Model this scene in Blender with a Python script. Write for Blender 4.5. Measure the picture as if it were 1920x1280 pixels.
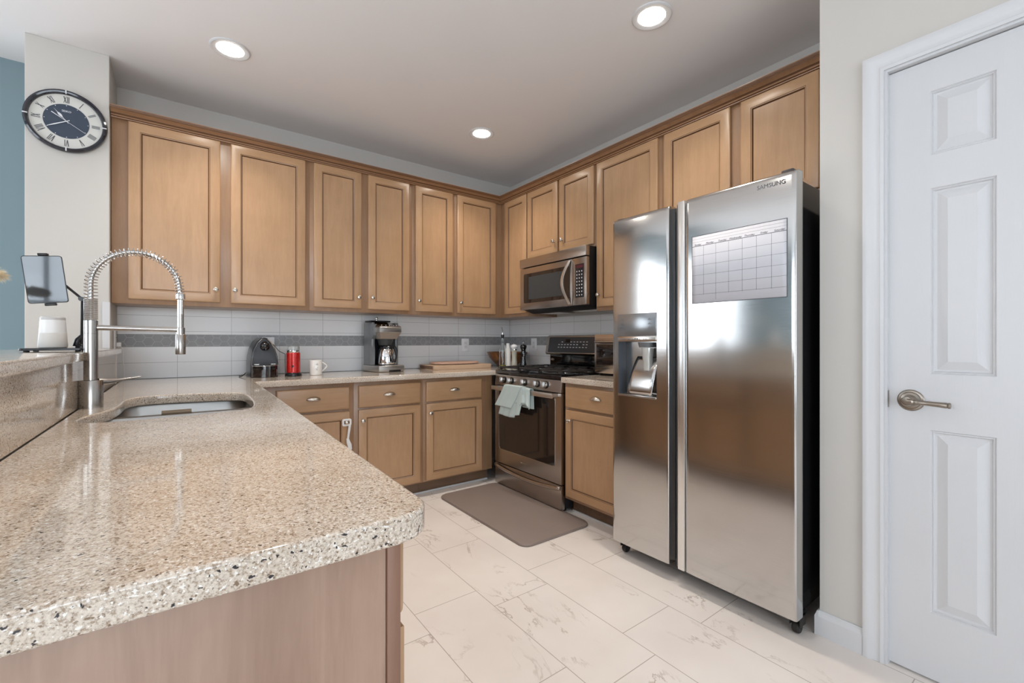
import bpy, bmesh, math, random
from mathutils import Vector, Matrix
random.seed(7)
PI = math.pi
for o in list(bpy.data.objects):
    bpy.data.objects.remove(o)
SC = bpy.context.scene
COL = SC.collection

# ---------------------------------------------------------------- camera
YAW = math.radians(36.65)
cam_d = bpy.data.cameras.new('camera')
cam_d.sensor_width = 36.0
cam_d.lens = 36.0 * 836.0 / 1920.0
cam_d.clip_start = 0.02
cam = bpy.data.objects.new('camera', cam_d)
COL.objects.link(cam)
cam.location = (0, 0, 1.15)
cam.rotation_euler = (PI / 2, 0, -YAW)
SC.camera = cam

# ---------------------------------------------------------------- world, light, exposure
world = bpy.data.worlds.new('world')
SC.world = world
world.use_nodes = True
wn = world.node_tree
wn.nodes.clear()
wo = wn.nodes.new('ShaderNodeOutputWorld')
wb = wn.nodes.new('ShaderNodeBackground')
wb.inputs['Color'].default_value = (0.80, 0.90, 1.0, 1)
wb.inputs['Strength'].default_value = 3.2
wn.links.new(wb.outputs[0], wo.inputs['Surface'])

SC.view_settings.view_transform = 'Standard'
SC.view_settings.look = 'None'
SC.view_settings.gamma = 1.0
SC.view_settings.use_curve_mapping = False
SC.view_settings.exposure = 0.0


def area(name, loc, rot, sx, sy, power, color):
    d = bpy.data.lights.new(name, 'AREA')
    d.shape = 'RECTANGLE'
    d.size, d.size_y, d.energy, d.color = sx, sy, power, color
    o = bpy.data.objects.new(name, d)
    COL.objects.link(o)
    o.location, o.rotation_euler = loc, rot
    return o


# room limits
WX0, WX1, WY0, WY1, CZ = -4.6, 2.688, -3.6, 3.65, 2.715
# daylight standing just outside each window, shining in
area('daylight_blue_wall_window', (-2.375, WY1 + 0.30, 1.55), (PI / 2, 0, PI), 2.65, 1.5, 50, (0.90, 0.95, 1.0))
area('daylight_left_window', (WX0 - 0.30, 0.6, 1.35), (PI / 2, 0, -PI / 2), 3.2, 2.2, 66, (0.88, 0.94, 1.0))
area('daylight_front_window', (-0.7, WY0 - 0.30, 1.40), (PI / 2, 0, 0), 3.6, 1.9, 92, (0.82, 0.91, 1.0))


# ---------------------------------------------------------------- materials
def _mat(name):
    m = bpy.data.materials.new(name)
    m.use_nodes = True
    n = m.node_tree
    b = n.nodes['Principled BSDF']
    return m, n, b


def mat(name, col, rough=0.5, metal=0.0, coat=0.0, trans=0.0, ior=1.45, emit=None, es=0.0, bump=0.0, bscale=200.0,
        var=0.0, vscale=3.0, sheen=0.0, alpha=1.0, stretch=(1, 1, 1)):
    m, n, b = _mat(name)
    b.inputs['Base Color'].default_value = (*col, 1)
    b.inputs['Roughness'].default_value = rough
    b.inputs['Metallic'].default_value = metal
    b.inputs['Coat Weight'].default_value = coat
    b.inputs['Coat Roughness'].default_value = 0.05
    b.inputs['Transmission Weight'].default_value = trans
    b.inputs['IOR'].default_value = ior
    b.inputs['Sheen Weight'].default_value = sheen
    b.inputs['Alpha'].default_value = alpha
    if emit:
        b.inputs['Emission Color'].default_value = (*emit, 1)
        b.inputs['Emission Strength'].default_value = es
    tc = n.nodes.new('ShaderNodeTexCoord')
    mp = n.nodes.new('ShaderNodeMapping')
    mp.inputs['Scale'].default_value = stretch
    n.links.new(tc.outputs['Object'], mp.inputs['Vector'])
    nz = n.nodes.new('ShaderNodeTexNoise')
    nz.inputs['Scale'].default_value = vscale
    nz.inputs['Detail'].default_value = 4
    n.links.new(mp.outputs[0], nz.inputs['Vector'])
    mr = n.nodes.new('ShaderNodeMapRange')
    mr.inputs['To Min'].default_value = 1 - max(var, 0.02)
    mr.inputs['To Max'].default_value = 1 + max(var, 0.02)
    n.links.new(nz.outputs['Fac'], mr.inputs['Value'])
    mx = n.nodes.new('ShaderNodeVectorMath')
    mx.operation = 'SCALE'
    mx.inputs[0].default_value = col
    n.links.new(mr.outputs[0], mx.inputs['Scale'])
    n.links.new(mx.outputs[0], b.inputs['Base Color'])
    if bump > 0:
        n2 = n.nodes.new('ShaderNodeTexNoise')
        n2.inputs['Scale'].default_value = bscale
        n2.inputs['Detail'].default_value = 3
        n.links.new(mp.outputs[0], n2.inputs['Vector'])
        bp = n.nodes.new('ShaderNodeBump')
        bp.inputs['Strength'].default_value = bump
        bp.inputs['Distance'].default_value = 0.002
        n.links.new(n2.outputs['Fac'], bp.inputs['Height'])
        n.links.new(bp.outputs[0], b.inputs['Normal'])
    return m


def ramp(n, fac, stops):
    r = n.nodes.new('ShaderNodeValToRGB')
    e = r.color_ramp.elements
    e[0].position, e[0].color = stops[0][0], (*stops[0][1], 1)
    e[1].position, e[1].color = stops[-1][0], (*stops[-1][1], 1)
    for p, c in stops[1:-1]:
        k = e.new(p)
        k.color = (*c, 1)
    n.links.new(fac, r.inputs['Fac'])
    return r.outputs['Color']


def noise(n, vec, scale, detail=3, rough=0.5, dist=0.0):
    t = n.nodes.new('ShaderNodeTexNoise')
    t.inputs['Scale'].default_value = scale
    t.inputs['Detail'].default_value = detail
    t.inputs['Roughness'].default_value = rough
    t.inputs['Distortion'].default_value = dist
    n.links.new(vec, t.inputs['Vector'])
    return t.outputs['Fac']


def mapping(n, scale=(1, 1, 1), rot=(0, 0, 0), loc=(0, 0, 0)):
    tc = n.nodes.new('ShaderNodeTexCoord')
    mp = n.nodes.new('ShaderNodeMapping')
    mp.inputs['Scale'].default_value = scale
    mp.inputs['Rotation'].default_value = rot
    mp.inputs['Location'].default_value = loc
    n.links.new(tc.outputs['Object'], mp.inputs['Vector'])
    return mp.outputs[0]


def mixc(n, fac, a, b, mode='MIX'):
    m = n.nodes.new('ShaderNodeMix')
    m.data_type = 'RGBA'
    m.blend_type = mode
    if isinstance(fac, (int, float)):
        m.inputs[0].default_value = fac
    else:
        n.links.new(fac, m.inputs[0])
    for v, s in ((a, m.inputs[6]), (b, m.inputs[7])):
        if isinstance(v, tuple):
            s.default_value = (*v, 1)
        else:
            n.links.new(v, s)
    return m.outputs[2]


def wood(name, light, dark, rough=0.34, horiz=None, coat=0.25, grain=1.0):
    """maple: grain runs along z unless horiz gives the axis"""
    m, n, b = _mat(name)
    sc = {None: (9, 9, 0.9), 'x': (0.9, 9, 9), 'y': (9, 0.9, 9)}[horiz]
    v = mapping(n, sc)
    f1 = noise(n, v, 2.2, 5, 0.6, 0.8)
    f2 = noise(n, v, 14.0, 3, 0.6, 0.3)
    c1 = ramp(n, f1, [(0.30, dark), (0.62, light)])
    c2 = ramp(n, f2, [(0.30, (0.93, 0.92, 0.91)), (0.70, (1.03, 1.03, 1.03))])
    c = mixc(n, 0.75 * grain, c1, c2, 'MULTIPLY')
    v3 = mapping(n, (1, 1, 1))
    f3 = noise(n, v3, 5.0, 4, 0.6)
    c3 = ramp(n, f3, [(0.35, (0.93, 0.92, 0.90)), (0.65, (1.04, 1.04, 1.04))])
    c = mixc(n, 0.7, c, c3, 'MULTIPLY')
    n.links.new(c, b.inputs['Base Color'])
    b.inputs['Roughness'].default_value = rough
    b.inputs['Coat Weight'].default_value = coat
    b.inputs['Coat Roughness'].default_value = 0.22
    return m


M = {}
WL, WD = (0.47, 0.285, 0.155), (0.425, 0.252, 0.132)
M['wood'] = wood('maple', WL, WD)
M['woodx'] = wood('maple_rail_x', WL, WD, horiz='x')
M['woody'] = wood('maple_rail_y', WL, WD, horiz='y')
M['frame'] = wood('maple_face_frame', (0.34, 0.20, 0.112), (0.29, 0.165, 0.090))
M['glaze'] = mat('brown_glaze', (0.11, 0.048, 0.02), 0.4)
M['crown'] = wood('maple_crown', (0.33, 0.18, 0.095), (0.27, 0.14, 0.07), horiz='x')
M['panel'] = wood('end_panel_wood', (0.40, 0.265, 0.195), (0.31, 0.195, 0.14), rough=0.45, coat=0.05)
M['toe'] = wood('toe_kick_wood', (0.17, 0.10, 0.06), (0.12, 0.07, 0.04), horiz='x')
M['post'] = wood('reddish_post_wood', (0.27, 0.145, 0.095), (0.21, 0.11, 0.07), rough=0.45, coat=0.05)
M['black'] = mat('black_plastic', (0.012, 0.012, 0.014), 0.28)
M['matte_black'] = mat('matte_black', (0.010, 0.010, 0.011), 0.6)
M['iron'] = mat('cast_iron', (0.03, 0.027, 0.026), 0.45, bump=0.3, bscale=300)
M['gloss_black'] = mat('gloss_black', (0.006, 0.006, 0.007), 0.07, coat=0.6)
M['nickel'] = mat('brushed_nickel', (0.62, 0.58, 0.52), 0.26, 1.0)
M['dark_nickel'] = mat('antique_nickel', (0.30, 0.26, 0.22), 0.30, 1.0, var=0.15, vscale=30)
M['chrome'] = mat('chrome', (0.80, 0.80, 0.80), 0.09, 1.0)
M['white'] = mat('white_plastic', (0.80, 0.80, 0.80), 0.35)
M['ceramic'] = mat('white_ceramic', (0.82, 0.80, 0.76), 0.12, coat=0.5)
M['print'] = mat('grey_print', (0.10, 0.10, 0.11), 0.6)
M['white_print'] = mat('white_print', (0.75, 0.76, 0.78), 0.5)
M['red'] = mat('red_enamel', (0.50, 0.012, 0.010), 0.18, 0.25, coat=0.5)
M['clear'] = mat('clear_glass', (0.95, 0.98, 0.97), 0.02, trans=1.0, ior=1.45)
M['oil'] = mat('olive_oil', (0.45, 0.42, 0.04), 0.1, trans=0.5)
M['towel'] = mat('pale_aqua_cloth', (0.47, 0.56, 0.545), 0.9, sheen=0.3, bump=0.5, bscale=700, var=0.06, vscale=20)
M['mat'] = mat('taupe_foam_mat', (0.24, 0.19, 0.165), 0.55, bump=0.25, bscale=260, var=0.07, vscale=6)
M['trim'] = mat('white_trim_paint', (0.63, 0.63, 0.64), 0.35)
M['wall'] = mat('greige_wall_paint', (0.58, 0.553, 0.515), 0.75, bump=0.08, bscale=120)
M['blue'] = mat('blue_grey_wall_paint', (0.20, 0.27, 0.295), 0.75, bump=0.08, bscale=120)
M['ceil'] = mat('ceiling_paint', (0.82, 0.80, 0.795), 0.85, bump=0.08, bscale=120)
M['plate'] = mat('switch_plate_white', (0.88, 0.88, 0.90), 0.4)
M['lamp'] = mat('lamp_diffuser', (1, 1, 1), 0.4, emit=(1.0, 0.93, 0.84), es=45.0)
M['speaker'] = mat('light_grey_speaker', (0.62, 0.60, 0.57), 0.6)
M['pampas'] = mat('cream_plume', (0.78, 0.66, 0.46), 0.9, sheen=0.4)
M['rubber'] = mat('dark_rubber', (0.02, 0.018, 0.016), 0.6)
M['board'] = wood('cutting_board_wood', (0.62, 0.44, 0.30), (0.50, 0.33, 0.21), horiz='x', rough=0.5, coat=0.0)
M['board2'] = wood('pink_board_wood', (0.62, 0.40, 0.30), (0.52, 0.31, 0.22), horiz='x', rough=0.5, coat=0.0)
M['bowl'] = wood('acacia_bowl', (0.26, 0.105, 0.030), (0.06, 0.022, 0.008), horiz='x', rough=0.3, coat=0.4)
M['window_glass'] = None
m, n, b = _mat('window_pane')
n.nodes.remove(b)
t = n.nodes.new('ShaderNodeBsdfTransparent')
g = n.nodes.new('ShaderNodeBsdfGlossy')
g.inputs['Roughness'].default_value = 0.02
mx = n.nodes.new('ShaderNodeMixShader')
mx.inputs[0].default_value = 0.06
n.links.new(t.outputs[0], mx.inputs[1])
n.links.new(g.outputs[0], mx.inputs[2])
n.links.new(mx.outputs[0], n.nodes['Material Output'].inputs['Surface'])
M['window_glass'] = m
m, n, b = _mat('smoked_glass')
b.inputs['Base Color'].default_value = (0.018, 0.012, 0.010, 1)
b.inputs['Roughness'].default_value = 0.06
b.inputs['Coat Weight'].default_value = 0.3
M['smoked'] = m


def steel(name, col, rough, axis='y', metal=1.0):
    """brushed: fine streaks running along the given axis"""
    m, n, b = _mat(name)
    sc = {'y': (300, 2.0, 300), 'z': (300, 300, 2.0), 'x': (2.0, 300, 300)}[axis]
    v = mapping(n, sc)
    f = noise(n, v, 1.5, 3, 0.6)
    r = n.nodes.new('ShaderNodeMapRange')
    r.inputs['To Min'].default_value = rough - 0.03
    r.inputs['To Max'].default_value = rough + 0.03
    n.links.new(f, r.inputs['Value'])
    n.links.new(r.outputs[0], b.inputs['Roughness'])
    c = ramp(n, f, [(0.3, tuple(x * 0.97 for x in col)), (0.7, tuple(min(1, x * 1.02) for x in col))])
    n.links.new(c, b.inputs['Base Color'])
    b.inputs['Metallic'].default_value = metal
    bp = n.nodes.new('ShaderNodeBump')
    bp.inputs['Strength'].default_value = 0.012
    bp.inputs['Distance'].default_value = 0.001
    n.links.new(f, bp.inputs['Height'])
    n.links.new(bp.outputs[0], b.inputs['Normal'])
    return m


M['coil'] = mat('coil_steel', (0.50, 0.48, 0.46), 0.22, 1.0)
M['steel'] = steel('brushed_steel', (0.58, 0.57, 0.56), 0.145)
M['steelz'] = steel('brushed_steel_vertical', (0.46, 0.44, 0.42), 0.24, 'z')
M['bronze'] = steel('bronze_tinted_steel', (0.46, 0.41, 0.37), 0.26)
M['bronze_light'] = steel('light_bronze_steel', (0.62, 0.56, 0.50), 0.22)
M['sink'] = steel('sink_steel', (0.40, 0.39, 0.375), 0.34, 'x')
M['disp_panel'] = mat('silver_grey_panel', (0.30, 0.31, 0.32), 0.22, 0.7)

# granite
m, n, b = _mat('speckled_granite')
v = mapping(n)
base = ramp(n, noise(n, v, 7, 4, 0.6), [(0.3, (0.55, 0.462, 0.375)), (0.7, (0.67, 0.592, 0.507))])
fine = ramp(n, noise(n, v, 260, 3, 0.7), [(0.36, (0.50, 0.40, 0.31)), (0.5, (1, 1, 1)), (0.66, (1.22, 1.22, 1.22))])
c = mixc(n, 0.9, base, fine, 'MULTIPLY')
brown = ramp(n, noise(n, v, 170, 2, 0.55), [(0.61, (0, 0, 0)), (0.69, (1, 1, 1))])
c = mixc(n, brown, c, (0.22, 0.150, 0.095))
pale = ramp(n, noise(n, mapping(n, loc=(3, 1, 7)), 240, 2, 0.5), [(0.60, (0, 0, 0)), (0.66, (1, 1, 1))])
c = mixc(n, pale, c, (0.85, 0.82, 0.77))
dark = ramp(n, noise(n, mapping(n, loc=(5, 9, 2)), 140, 2, 0.5), [(0.665, (0, 0, 0)), (0.69, (1, 1, 1))])
c = mixc(n, dark, c, (0.03, 0.027, 0.03))
n.links.new(c, b.inputs['Base Color'])
b.inputs['Roughness'].default_value = 0.09
b.inputs['Coat Weight'].default_value = 0.3
M['granite'] = m

# floor tile
m, n, b = _mat('marble_floor_tile')
tc = n.nodes.new('ShaderNodeTexCoord')
sx = n.nodes.new('ShaderNodeSeparateXYZ')
n.links.new(tc.outputs['Object'], sx.inputs[0])


def madd(n, s, a):
    k = n.nodes.new('ShaderNodeMath')
    k.operation = 'ADD'
    n.links.new(s, k.inputs[0])
    k.inputs[1].default_value = a
    return k.outputs[0]


cb = n.nodes.new('ShaderNodeCombineXYZ')
n.links.new(madd(n, sx.outputs['Y'], 0.2 + 6.0), cb.inputs['X'])
n.links.new(madd(n, sx.outputs['X'], -0.79 + 0.305 * 20), cb.inputs['Y'])
bt = n.nodes.new('ShaderNodeTexBrick')
bt.offset = 0.75
bt.offset_frequency = 2
bt.inputs['Scale'].default_value = 1.0
bt.inputs['Brick Width'].default_value = 0.6
bt.inputs['Row Height'].default_value = 0.305
bt.inputs['Mortar Size'].default_value = 0.0016
bt.inputs['Mortar Smooth'].default_value = 0.1
bt.inputs['Color1'].default_value = (0.0, 0.0, 0.0, 1)
bt.inputs['Color2'].default_value = (1.0, 1.0, 1.0, 1)
bt.inputs['Mortar'].default_value = (0.5, 0.5, 0.5, 1)
n.links.new(cb.outputs[0], bt.inputs['Vector'])
# veins: thin bands of a warped noise, different on each tile
vm = n.nodes.new('ShaderNodeVectorMath')
vm.operation = 'SCALE'
n.links.new(bt.outputs['Color'], vm.inputs[0])
vm.inputs['Scale'].default_value = 4.0
va = n.nodes.new('ShaderNodeVectorMath')
va.operation = 'ADD'
n.links.new(tc.outputs['Object'], va.inputs[0])
n.links.new(vm.outputs[0], va.inputs[1])
mpv = n.nodes.new('ShaderNodeMapping')
mpv.inputs['Rotation'].default_value = (0, 0, 0.35)
mpv.inputs['Scale'].default_value = (1.7, 0.8, 1)
n.links.new(va.outputs[0], mpv.inputs['Vector'])
vf = noise(n, mpv.outputs[0], 1.9, 7, 0.62, 0.6)
vein = ramp(n, vf, [(0.488, (0, 0, 0)), (0.5, (1, 1, 1)), (0.512, (0, 0, 0))])
msk = ramp(n, noise(n, mpv.outputs[0], 3.4, 2, 0.5), [(0.49, (0, 0, 0)), (0.68, (0.85, 0.85, 0.85))])
vv = mixc(n, 1.0, vein, msk, 'MULTIPLY')
bs = ramp(n, noise(n, tc.outputs['Object'], 2.5, 3), [(0.3, (0.74, 0.675, 0.63)), (0.7, (0.82, 0.765, 0.715))])
c = mixc(n, vv, bs, (0.33, 0.25, 0.20))
c = mixc(n, bt.outputs['Fac'], c, (0.40, 0.35, 0.31))
n.links.new(c, b.inputs['Base Color'])
b.inputs['Roughness'].default_value = 0.30
M['floor'] = m

# back wall tile (panel tiles 0.30 x 0.098); local coordinates run along the wall in x, up in z
def tile_mat(name, axis, shift):
    m, n, b = _mat(name)
    tc = n.nodes.new('ShaderNodeTexCoord')
    sx = n.nodes.new('ShaderNodeSeparateXYZ')
    n.links.new(tc.outputs['Object'], sx.inputs[0])
    cb = n.nodes.new('ShaderNodeCombineXYZ')
    n.links.new(madd(n, sx.outputs[axis], shift + 6.0), cb.inputs['X'])
    n.links.new(sx.outputs['Z'], cb.inputs['Y'])
    bt = n.nodes.new('ShaderNodeTexBrick')
    bt.offset = 0.0
    bt.inputs['Scale'].default_value = 1.0
    bt.inputs['Brick Width'].default_value = 0.3
    bt.inputs['Row Height'].default_value = 0.1
    bt.inputs['Mortar Size'].default_value = 0.0011
    bt.inputs['Mortar Smooth'].default_value = 0.0
    bt.inputs['Color1'].default_value = (0.80, 0.80, 0.80, 1)
    bt.inputs['Color2'].default_value = (0.82, 0.82, 0.82, 1)
    bt.inputs['Mortar'].default_value = (0.40, 0.40, 0.40, 1)
    n.links.new(cb.outputs[0], bt.inputs['Vector'])
    n.links.new(bt.outputs['Color'], b.inputs['Base Color'])
    b.inputs['Roughness'].default_value = 0.22
    bp = n.nodes.new('ShaderNodeBump')
    bp.inputs['Strength'].default_value = 0.4
    bp.inputs['Distance'].default_value = 0.001
    bp.invert = True
    n.links.new(bt.outputs['Fac'], bp.inputs['Height'])
    n.links.new(bp.outputs[0], b.inputs['Normal'])
    return m


M['hex'] = mat('grey_hexagon_tile', (0.30, 0.305, 0.31), 0.35, var=0.22, vscale=14)
M['hexgrout'] = mat('pale_hexagon_grout', (0.50, 0.50, 0.50), 0.6)
# white door with pressed wood grain
m, n, b = _mat('white_woodgrain_door_paint')
b.inputs['Base Color'].default_value = (0.62, 0.62, 0.63, 1)
b.inputs['Roughness'].default_value = 0.38
f = noise(n, mapping(n, (1, 60, 2.5)), 3.0, 4, 0.6, 1.2)
bp = n.nodes.new('ShaderNodeBump')
bp.inputs['Strength'].default_value = 0.35
bp.inputs['Distance'].default_value = 0.0012
n.links.new(f, bp.inputs['Height'])
n.links.new(bp.outputs[0], b.inputs['Normal'])
M['door'] = m


# ---------------------------------------------------------------- mesh helpers
class MB:
    def __init__(s):
        s.bm = bmesh.new()

    def box(s, a, b, bev=0.0, seg=2, mi=0, M4=None):
        bm2 = bmesh.new()
        r = bmesh.ops.create_cube(bm2, size=1.0)
        for v in r['verts']:
            v.co = Vector([(a[i] + b[i]) / 2 + v.co[i] * (b[i] - a[i]) for i in range(3)])
        if bev > 0:
            bmesh.ops.bevel(bm2, geom=list(bm2.edges), offset=bev, segments=seg, profile=0.5, affect='EDGES')
        return s._merge(bm2, mi, M4)

    def _merge(s, bm2, mi=0, M4=None):
        bmesh.ops.recalc_face_normals(bm2, faces=bm2.faces)
        if M4 is not None:
            bmesh.ops.transform(bm2, matrix=M4, verts=bm2.verts)
        for f in bm2.faces:
            f.material_index = mi
        me = bpy.data.meshes.new('tmp')
        bm2.to_mesh(me)
        bm2.free()
        s.bm.from_mesh(me)
        bpy.data.meshes.remove(me)
        return s

    def lathe(s, prof, c=(0, 0, 0), seg=32, mi=0, M4=None, cap=True):
        bm2 = bmesh.new()
        rings = []
        for r, z in prof:
            if r < 1e-6:
                rings.append([bm2.verts.new((c[0], c[1], c[2] + z))])
            else:
                rings.append([bm2.verts.new((c[0] + r * math.cos(2 * PI * k / seg), c[1] + r * math.sin(2 * PI * k / seg), c[2] + z)) for k in range(seg)])
        for A, B in zip(rings, rings[1:]):
            for k in range(seg):
                k2 = (k + 1) % seg
                if len(A) == 1 and len(B) == 1:
                    continue
                if len(A) == 1:
                    bm2.faces.new((A[0], B[k2], B[k]))
                elif len(B) == 1:
                    bm2.faces.new((A[k], A[k2], B[0]))
                else:
                    bm2.faces.new((A[k], A[k2], B[k2], B[k]))
        if cap:
            for R in (rings[0], rings[-1]):
                if len(R) > 2:
                    try:
                        bm2.faces.new(R)
                    except ValueError:
                        pass
        return s._merge(bm2, mi, M4)

    def tube(s, pts, r, seg=12, mi=0, M4=None, close=False):
        """round bar along a list of points; r a number or a list"""
        bm2 = bmesh.new()
        pts = [Vector(p) for p in pts]
        n_ = len(pts)
        rs = r if isinstance(r, (list, tuple)) else [r] * n_
        up = None
        rings = []
        for i, p in enumerate(pts):
            if close:
                d = (pts[(i + 1) % n_] - pts[i - 1])
            else:
                d = pts[min(i + 1, n_ - 1)] - pts[max(i - 1, 0)]
            d.normalize()
            if up is None:
                up = Vector((0, 0, 1)) if abs(d.z) < 0.9 else Vector((1, 0, 0))
            x = d.cross(up)
            if x.length < 1e-5:
                x = d.cross(Vector((0, 1, 0)))
            x.normalize()
            y = x.cross(d)
            y.normalize()
            up = y
            rings.append([bm2.verts.new(p + (x * math.cos(2 * PI * k / seg) + y * math.sin(2 * PI * k / seg)) * rs[i]) for k in range(seg)])
        pairs = list(zip(rings, rings[1:]))
        if close:
            pairs.append((rings[-1], rings[0]))
        for A, B in pairs:
            for k in range(seg):
                k2 = (k + 1) % seg
                bm2.faces.new((A[k], A[k2], B[k2], B[k]))
        if not close:
            bm2.faces.new(rings[0])
            bm2.faces.new(rings[-1])
        return s._merge(bm2, mi, M4)

    def prism(s, poly, axis, t0, t1, mi=0, M4=None, bev=0.0):
        """poly in the two other axes (in xyz order), extruded along axis"""
        bm2 = bmesh.new()

        def P(u, v, t):
            return {'x': (t, u, v), 'y': (u, t, v), 'z': (u, v, t)}[axis]
        A = [bm2.verts.new(P(u, v, t0)) for u, v in poly]
        B = [bm2.verts.new(P(u, v, t1)) for u, v in poly]
        fa = bm2.faces.new(A)
        fb = bm2.faces.new(B)
        k_ = len(poly)
        for k in range(k_):
            bm2.faces.new((A[k], A[(k + 1) % k_], B[(k + 1) % k_], B[k]))
        if bev > 0:
            es = [e for f in (fa, fb) for e in f.edges]
            bmesh.ops.bevel(bm2, geom=list(set(es)), offset=bev, segments=3, profile=0.5, affect='EDGES')
        return s._merge(bm2, mi, M4)

    def grid(s, F, us, vs, mi=0, skip=None, M4=None):
        bm2 = bmesh.new()
        G = [[bm2.verts.new(F(u, v)) for v in vs] for u in us]
        for i in range(len(us) - 1):
            for j in range(len(vs) - 1):
                if skip and skip((us[i] + us[i + 1]) / 2, (vs[j] + vs[j + 1]) / 2):
                    continue
                bm2.faces.new((G[i][j], G[i + 1][j], G[i + 1][j + 1], G[i][j + 1]))
        if M4 is not None:
            bmesh.ops.transform(bm2, matrix=M4, verts=bm2.verts)
        for f in bm2.faces:
            f.material_index = mi
        me = bpy.data.meshes.new('tmp')
        bm2.to_mesh(me)
        bm2.free()
        s.bm.from_mesh(me)
        bpy.data.meshes.remove(me)
        return s

    def quad(s, pts, mi=0):
        f = s.bm.faces.new([s.bm.verts.new(p) for p in pts])
        f.material_index = mi
        return s


def root_of(o):
    while o.parent:
        o = o.parent
    return o


def link(name, me, mats, parent=None, world=True, smooth=True):
    if world and parent is not None:
        me.transform(root_of(parent).matrix_basis.inverted())
    for m_ in (mats if isinstance(mats, (list, tuple)) else [mats]):
        me.materials.append(m_)
    if smooth:
        me.shade_smooth()
        me.set_sharp_from_angle(angle=math.radians(32))
    o = bpy.data.objects.new(name, me)
    COL.objects.link(o)
    if parent is not None:
        o.parent = parent
    return o


def obj(name, mb, mats, parent=None, world=True, smooth=True, label=None, fixn=False):
    if fixn:
        bmesh.ops.remove_doubles(mb.bm, verts=mb.bm.verts, dist=1e-5)
        bmesh.ops.recalc_face_normals(mb.bm, faces=mb.bm.faces)
    me = bpy.data.meshes.new(name)
    mb.bm.to_mesh(me)
    mb.bm.free()
    o = link(name, me, mats, parent, world, smooth)
    if label:
        o['label'] = label
    return o


def thing(name, label, cat, loc=(0, 0, 0), rz=0.0, group=None):
    o = bpy.data.objects.new(name, None)
    COL.objects.link(o)
    o.location = loc
    o.rotation_euler = (0, 0, rz)
    o.empty_display_size = 0.05
    o['label'] = label
    o['category'] = cat
    if group:
        o['group'] = group
    o.matrix_basis  # evaluated from the values above
    return o


def tag(o, label, cat, group=None):
    o['label'] = label
    o['category'] = cat
    if group:
        o['group'] = group
    return o


def origin(o, loc):
    """move a single-mesh thing's origin to its base"""
    o.data.transform(Matrix.Translation(-Vector(loc)))
    o.location = loc
    return o


def struct(name, mb, mats, smooth=False):
    o = obj(name, mb, mats, None, smooth=smooth)
    o['kind'] = 'structure'
    return o


def text(name, s, size, M4, m_, parent, extrude=0.0003, align='CENTER', world=True, shear=0.0):
    cu = bpy.data.curves.new('t', 'FONT')
    cu.body = s
    cu.size = size
    cu.align_x = align
    cu.align_y = 'CENTER'
    cu.extrude = extrude
    cu.shear = shear
    to = bpy.data.objects.new('t', cu)
    COL.objects.link(to)
    bpy.context.view_layer.update()
    dg = bpy.context.evaluated_depsgraph_get()
    me = bpy.data.meshes.new_from_object(to.evaluated_get(dg))
    bpy.data.objects.remove(to)
    bpy.data.curves.remove(cu)
    me.transform(M4)
    me.materials.clear()
    return link(name, me, m_, parent, world, smooth=False)


def frame_m(origin_, xdir, ydir):
    """matrix whose local x,y lie along xdir,ydir (z = x cross y)"""
    x, y = Vector(xdir).normalized(), Vector(ydir).normalized()
    z = x.cross(y)
    m_ = Matrix((x, y, z)).transposed().to_4x4()
    m_.translation = Vector(origin_)
    return m_


def slab(name, outer, holes, z0, z1, m_, bev=0.004, parent=None):
    cu = bpy.data.curves.new('c', 'CURVE')
    cu.dimensions = '2D'
    cu.fill_mode = 'BOTH'
    for pl in [outer] + holes:
        sp = cu.splines.new('POLY')
        sp.points.add(len(pl) - 1)
        for i, (x, y) in enumerate(pl):
            sp.points[i].co = (x, y, 0, 1)
        sp.use_cyclic_u = True
    cu.extrude = (z1 - z0) / 2 - bev
    cu.bevel_depth = bev
    cu.bevel_resolution = 2
    cu.offset = -bev
    to = bpy.data.objects.new('c', cu)
    COL.objects.link(to)
    bpy.context.view_layer.update()
    me = bpy.data.meshes.new_from_object(to.evaluated_get(bpy.context.evaluated_depsgraph_get()))
    bpy.data.objects.remove(to)
    bpy.data.curves.remove(cu)
    me.transform(Matrix.Translation((0, 0, (z0 + z1) / 2)))
    me.materials.clear()
    return link(name, me, m_, parent)


def arc(cx, cy, r, a0, a1, n_=8):
    return [(cx + r * math.cos(math.radians(a0 + (a1 - a0) * k / n_)), cy + r * math.sin(math.radians(a0 + (a1 - a0) * k / n_))) for k in range(n_ + 1)]


def rrect(x0, y0, x1, y1, r, n_=6):
    return arc(x1 - r, y0 + r, r, -90, 0, n_) + arc(x1 - r, y1 - r, r, 0, 90, n_) + arc(x0 + r, y1 - r, r, 90, 180, n_) + arc(x0 + r, y0 + r, r, 180, 270, n_)


def smooth_loop(pts, k=6):
    out = []
    n_ = len(pts)
    for i in range(n_):
        p0, p1, p2, p3 = [Vector(pts[(i + j - 1) % n_]) for j in range(4)]
        for t_ in range(k):
            t = t_ / k
            q = 0.5 * ((2 * p1) + (-p0 + p2) * t + (2 * p0 - 5 * p1 + 4 * p2 - p3) * t * t + (-p0 + 3 * p1 - 3 * p2 + p3) * t ** 3)
            out.append(tuple(q))
    return out


# ---------------------------------------------------------------- room shell
PW = 2.02      # pantry wall face
PY = 0.685     # where the pantry wall ends beside the refrigerator
mb = MB().box((WX0 - 0.1, WY0 - 0.1, -0.05), (WX1 + 0.2, WY1 + 0.1, 0))
struct('floor', mb, M['floor'])
struct('ceiling', MB().box((WX0 - 0.1, WY0 - 0.1, CZ), (WX1 + 0.2, WY1 + 0.1, CZ + 0.08)), M['ceil'])


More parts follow.
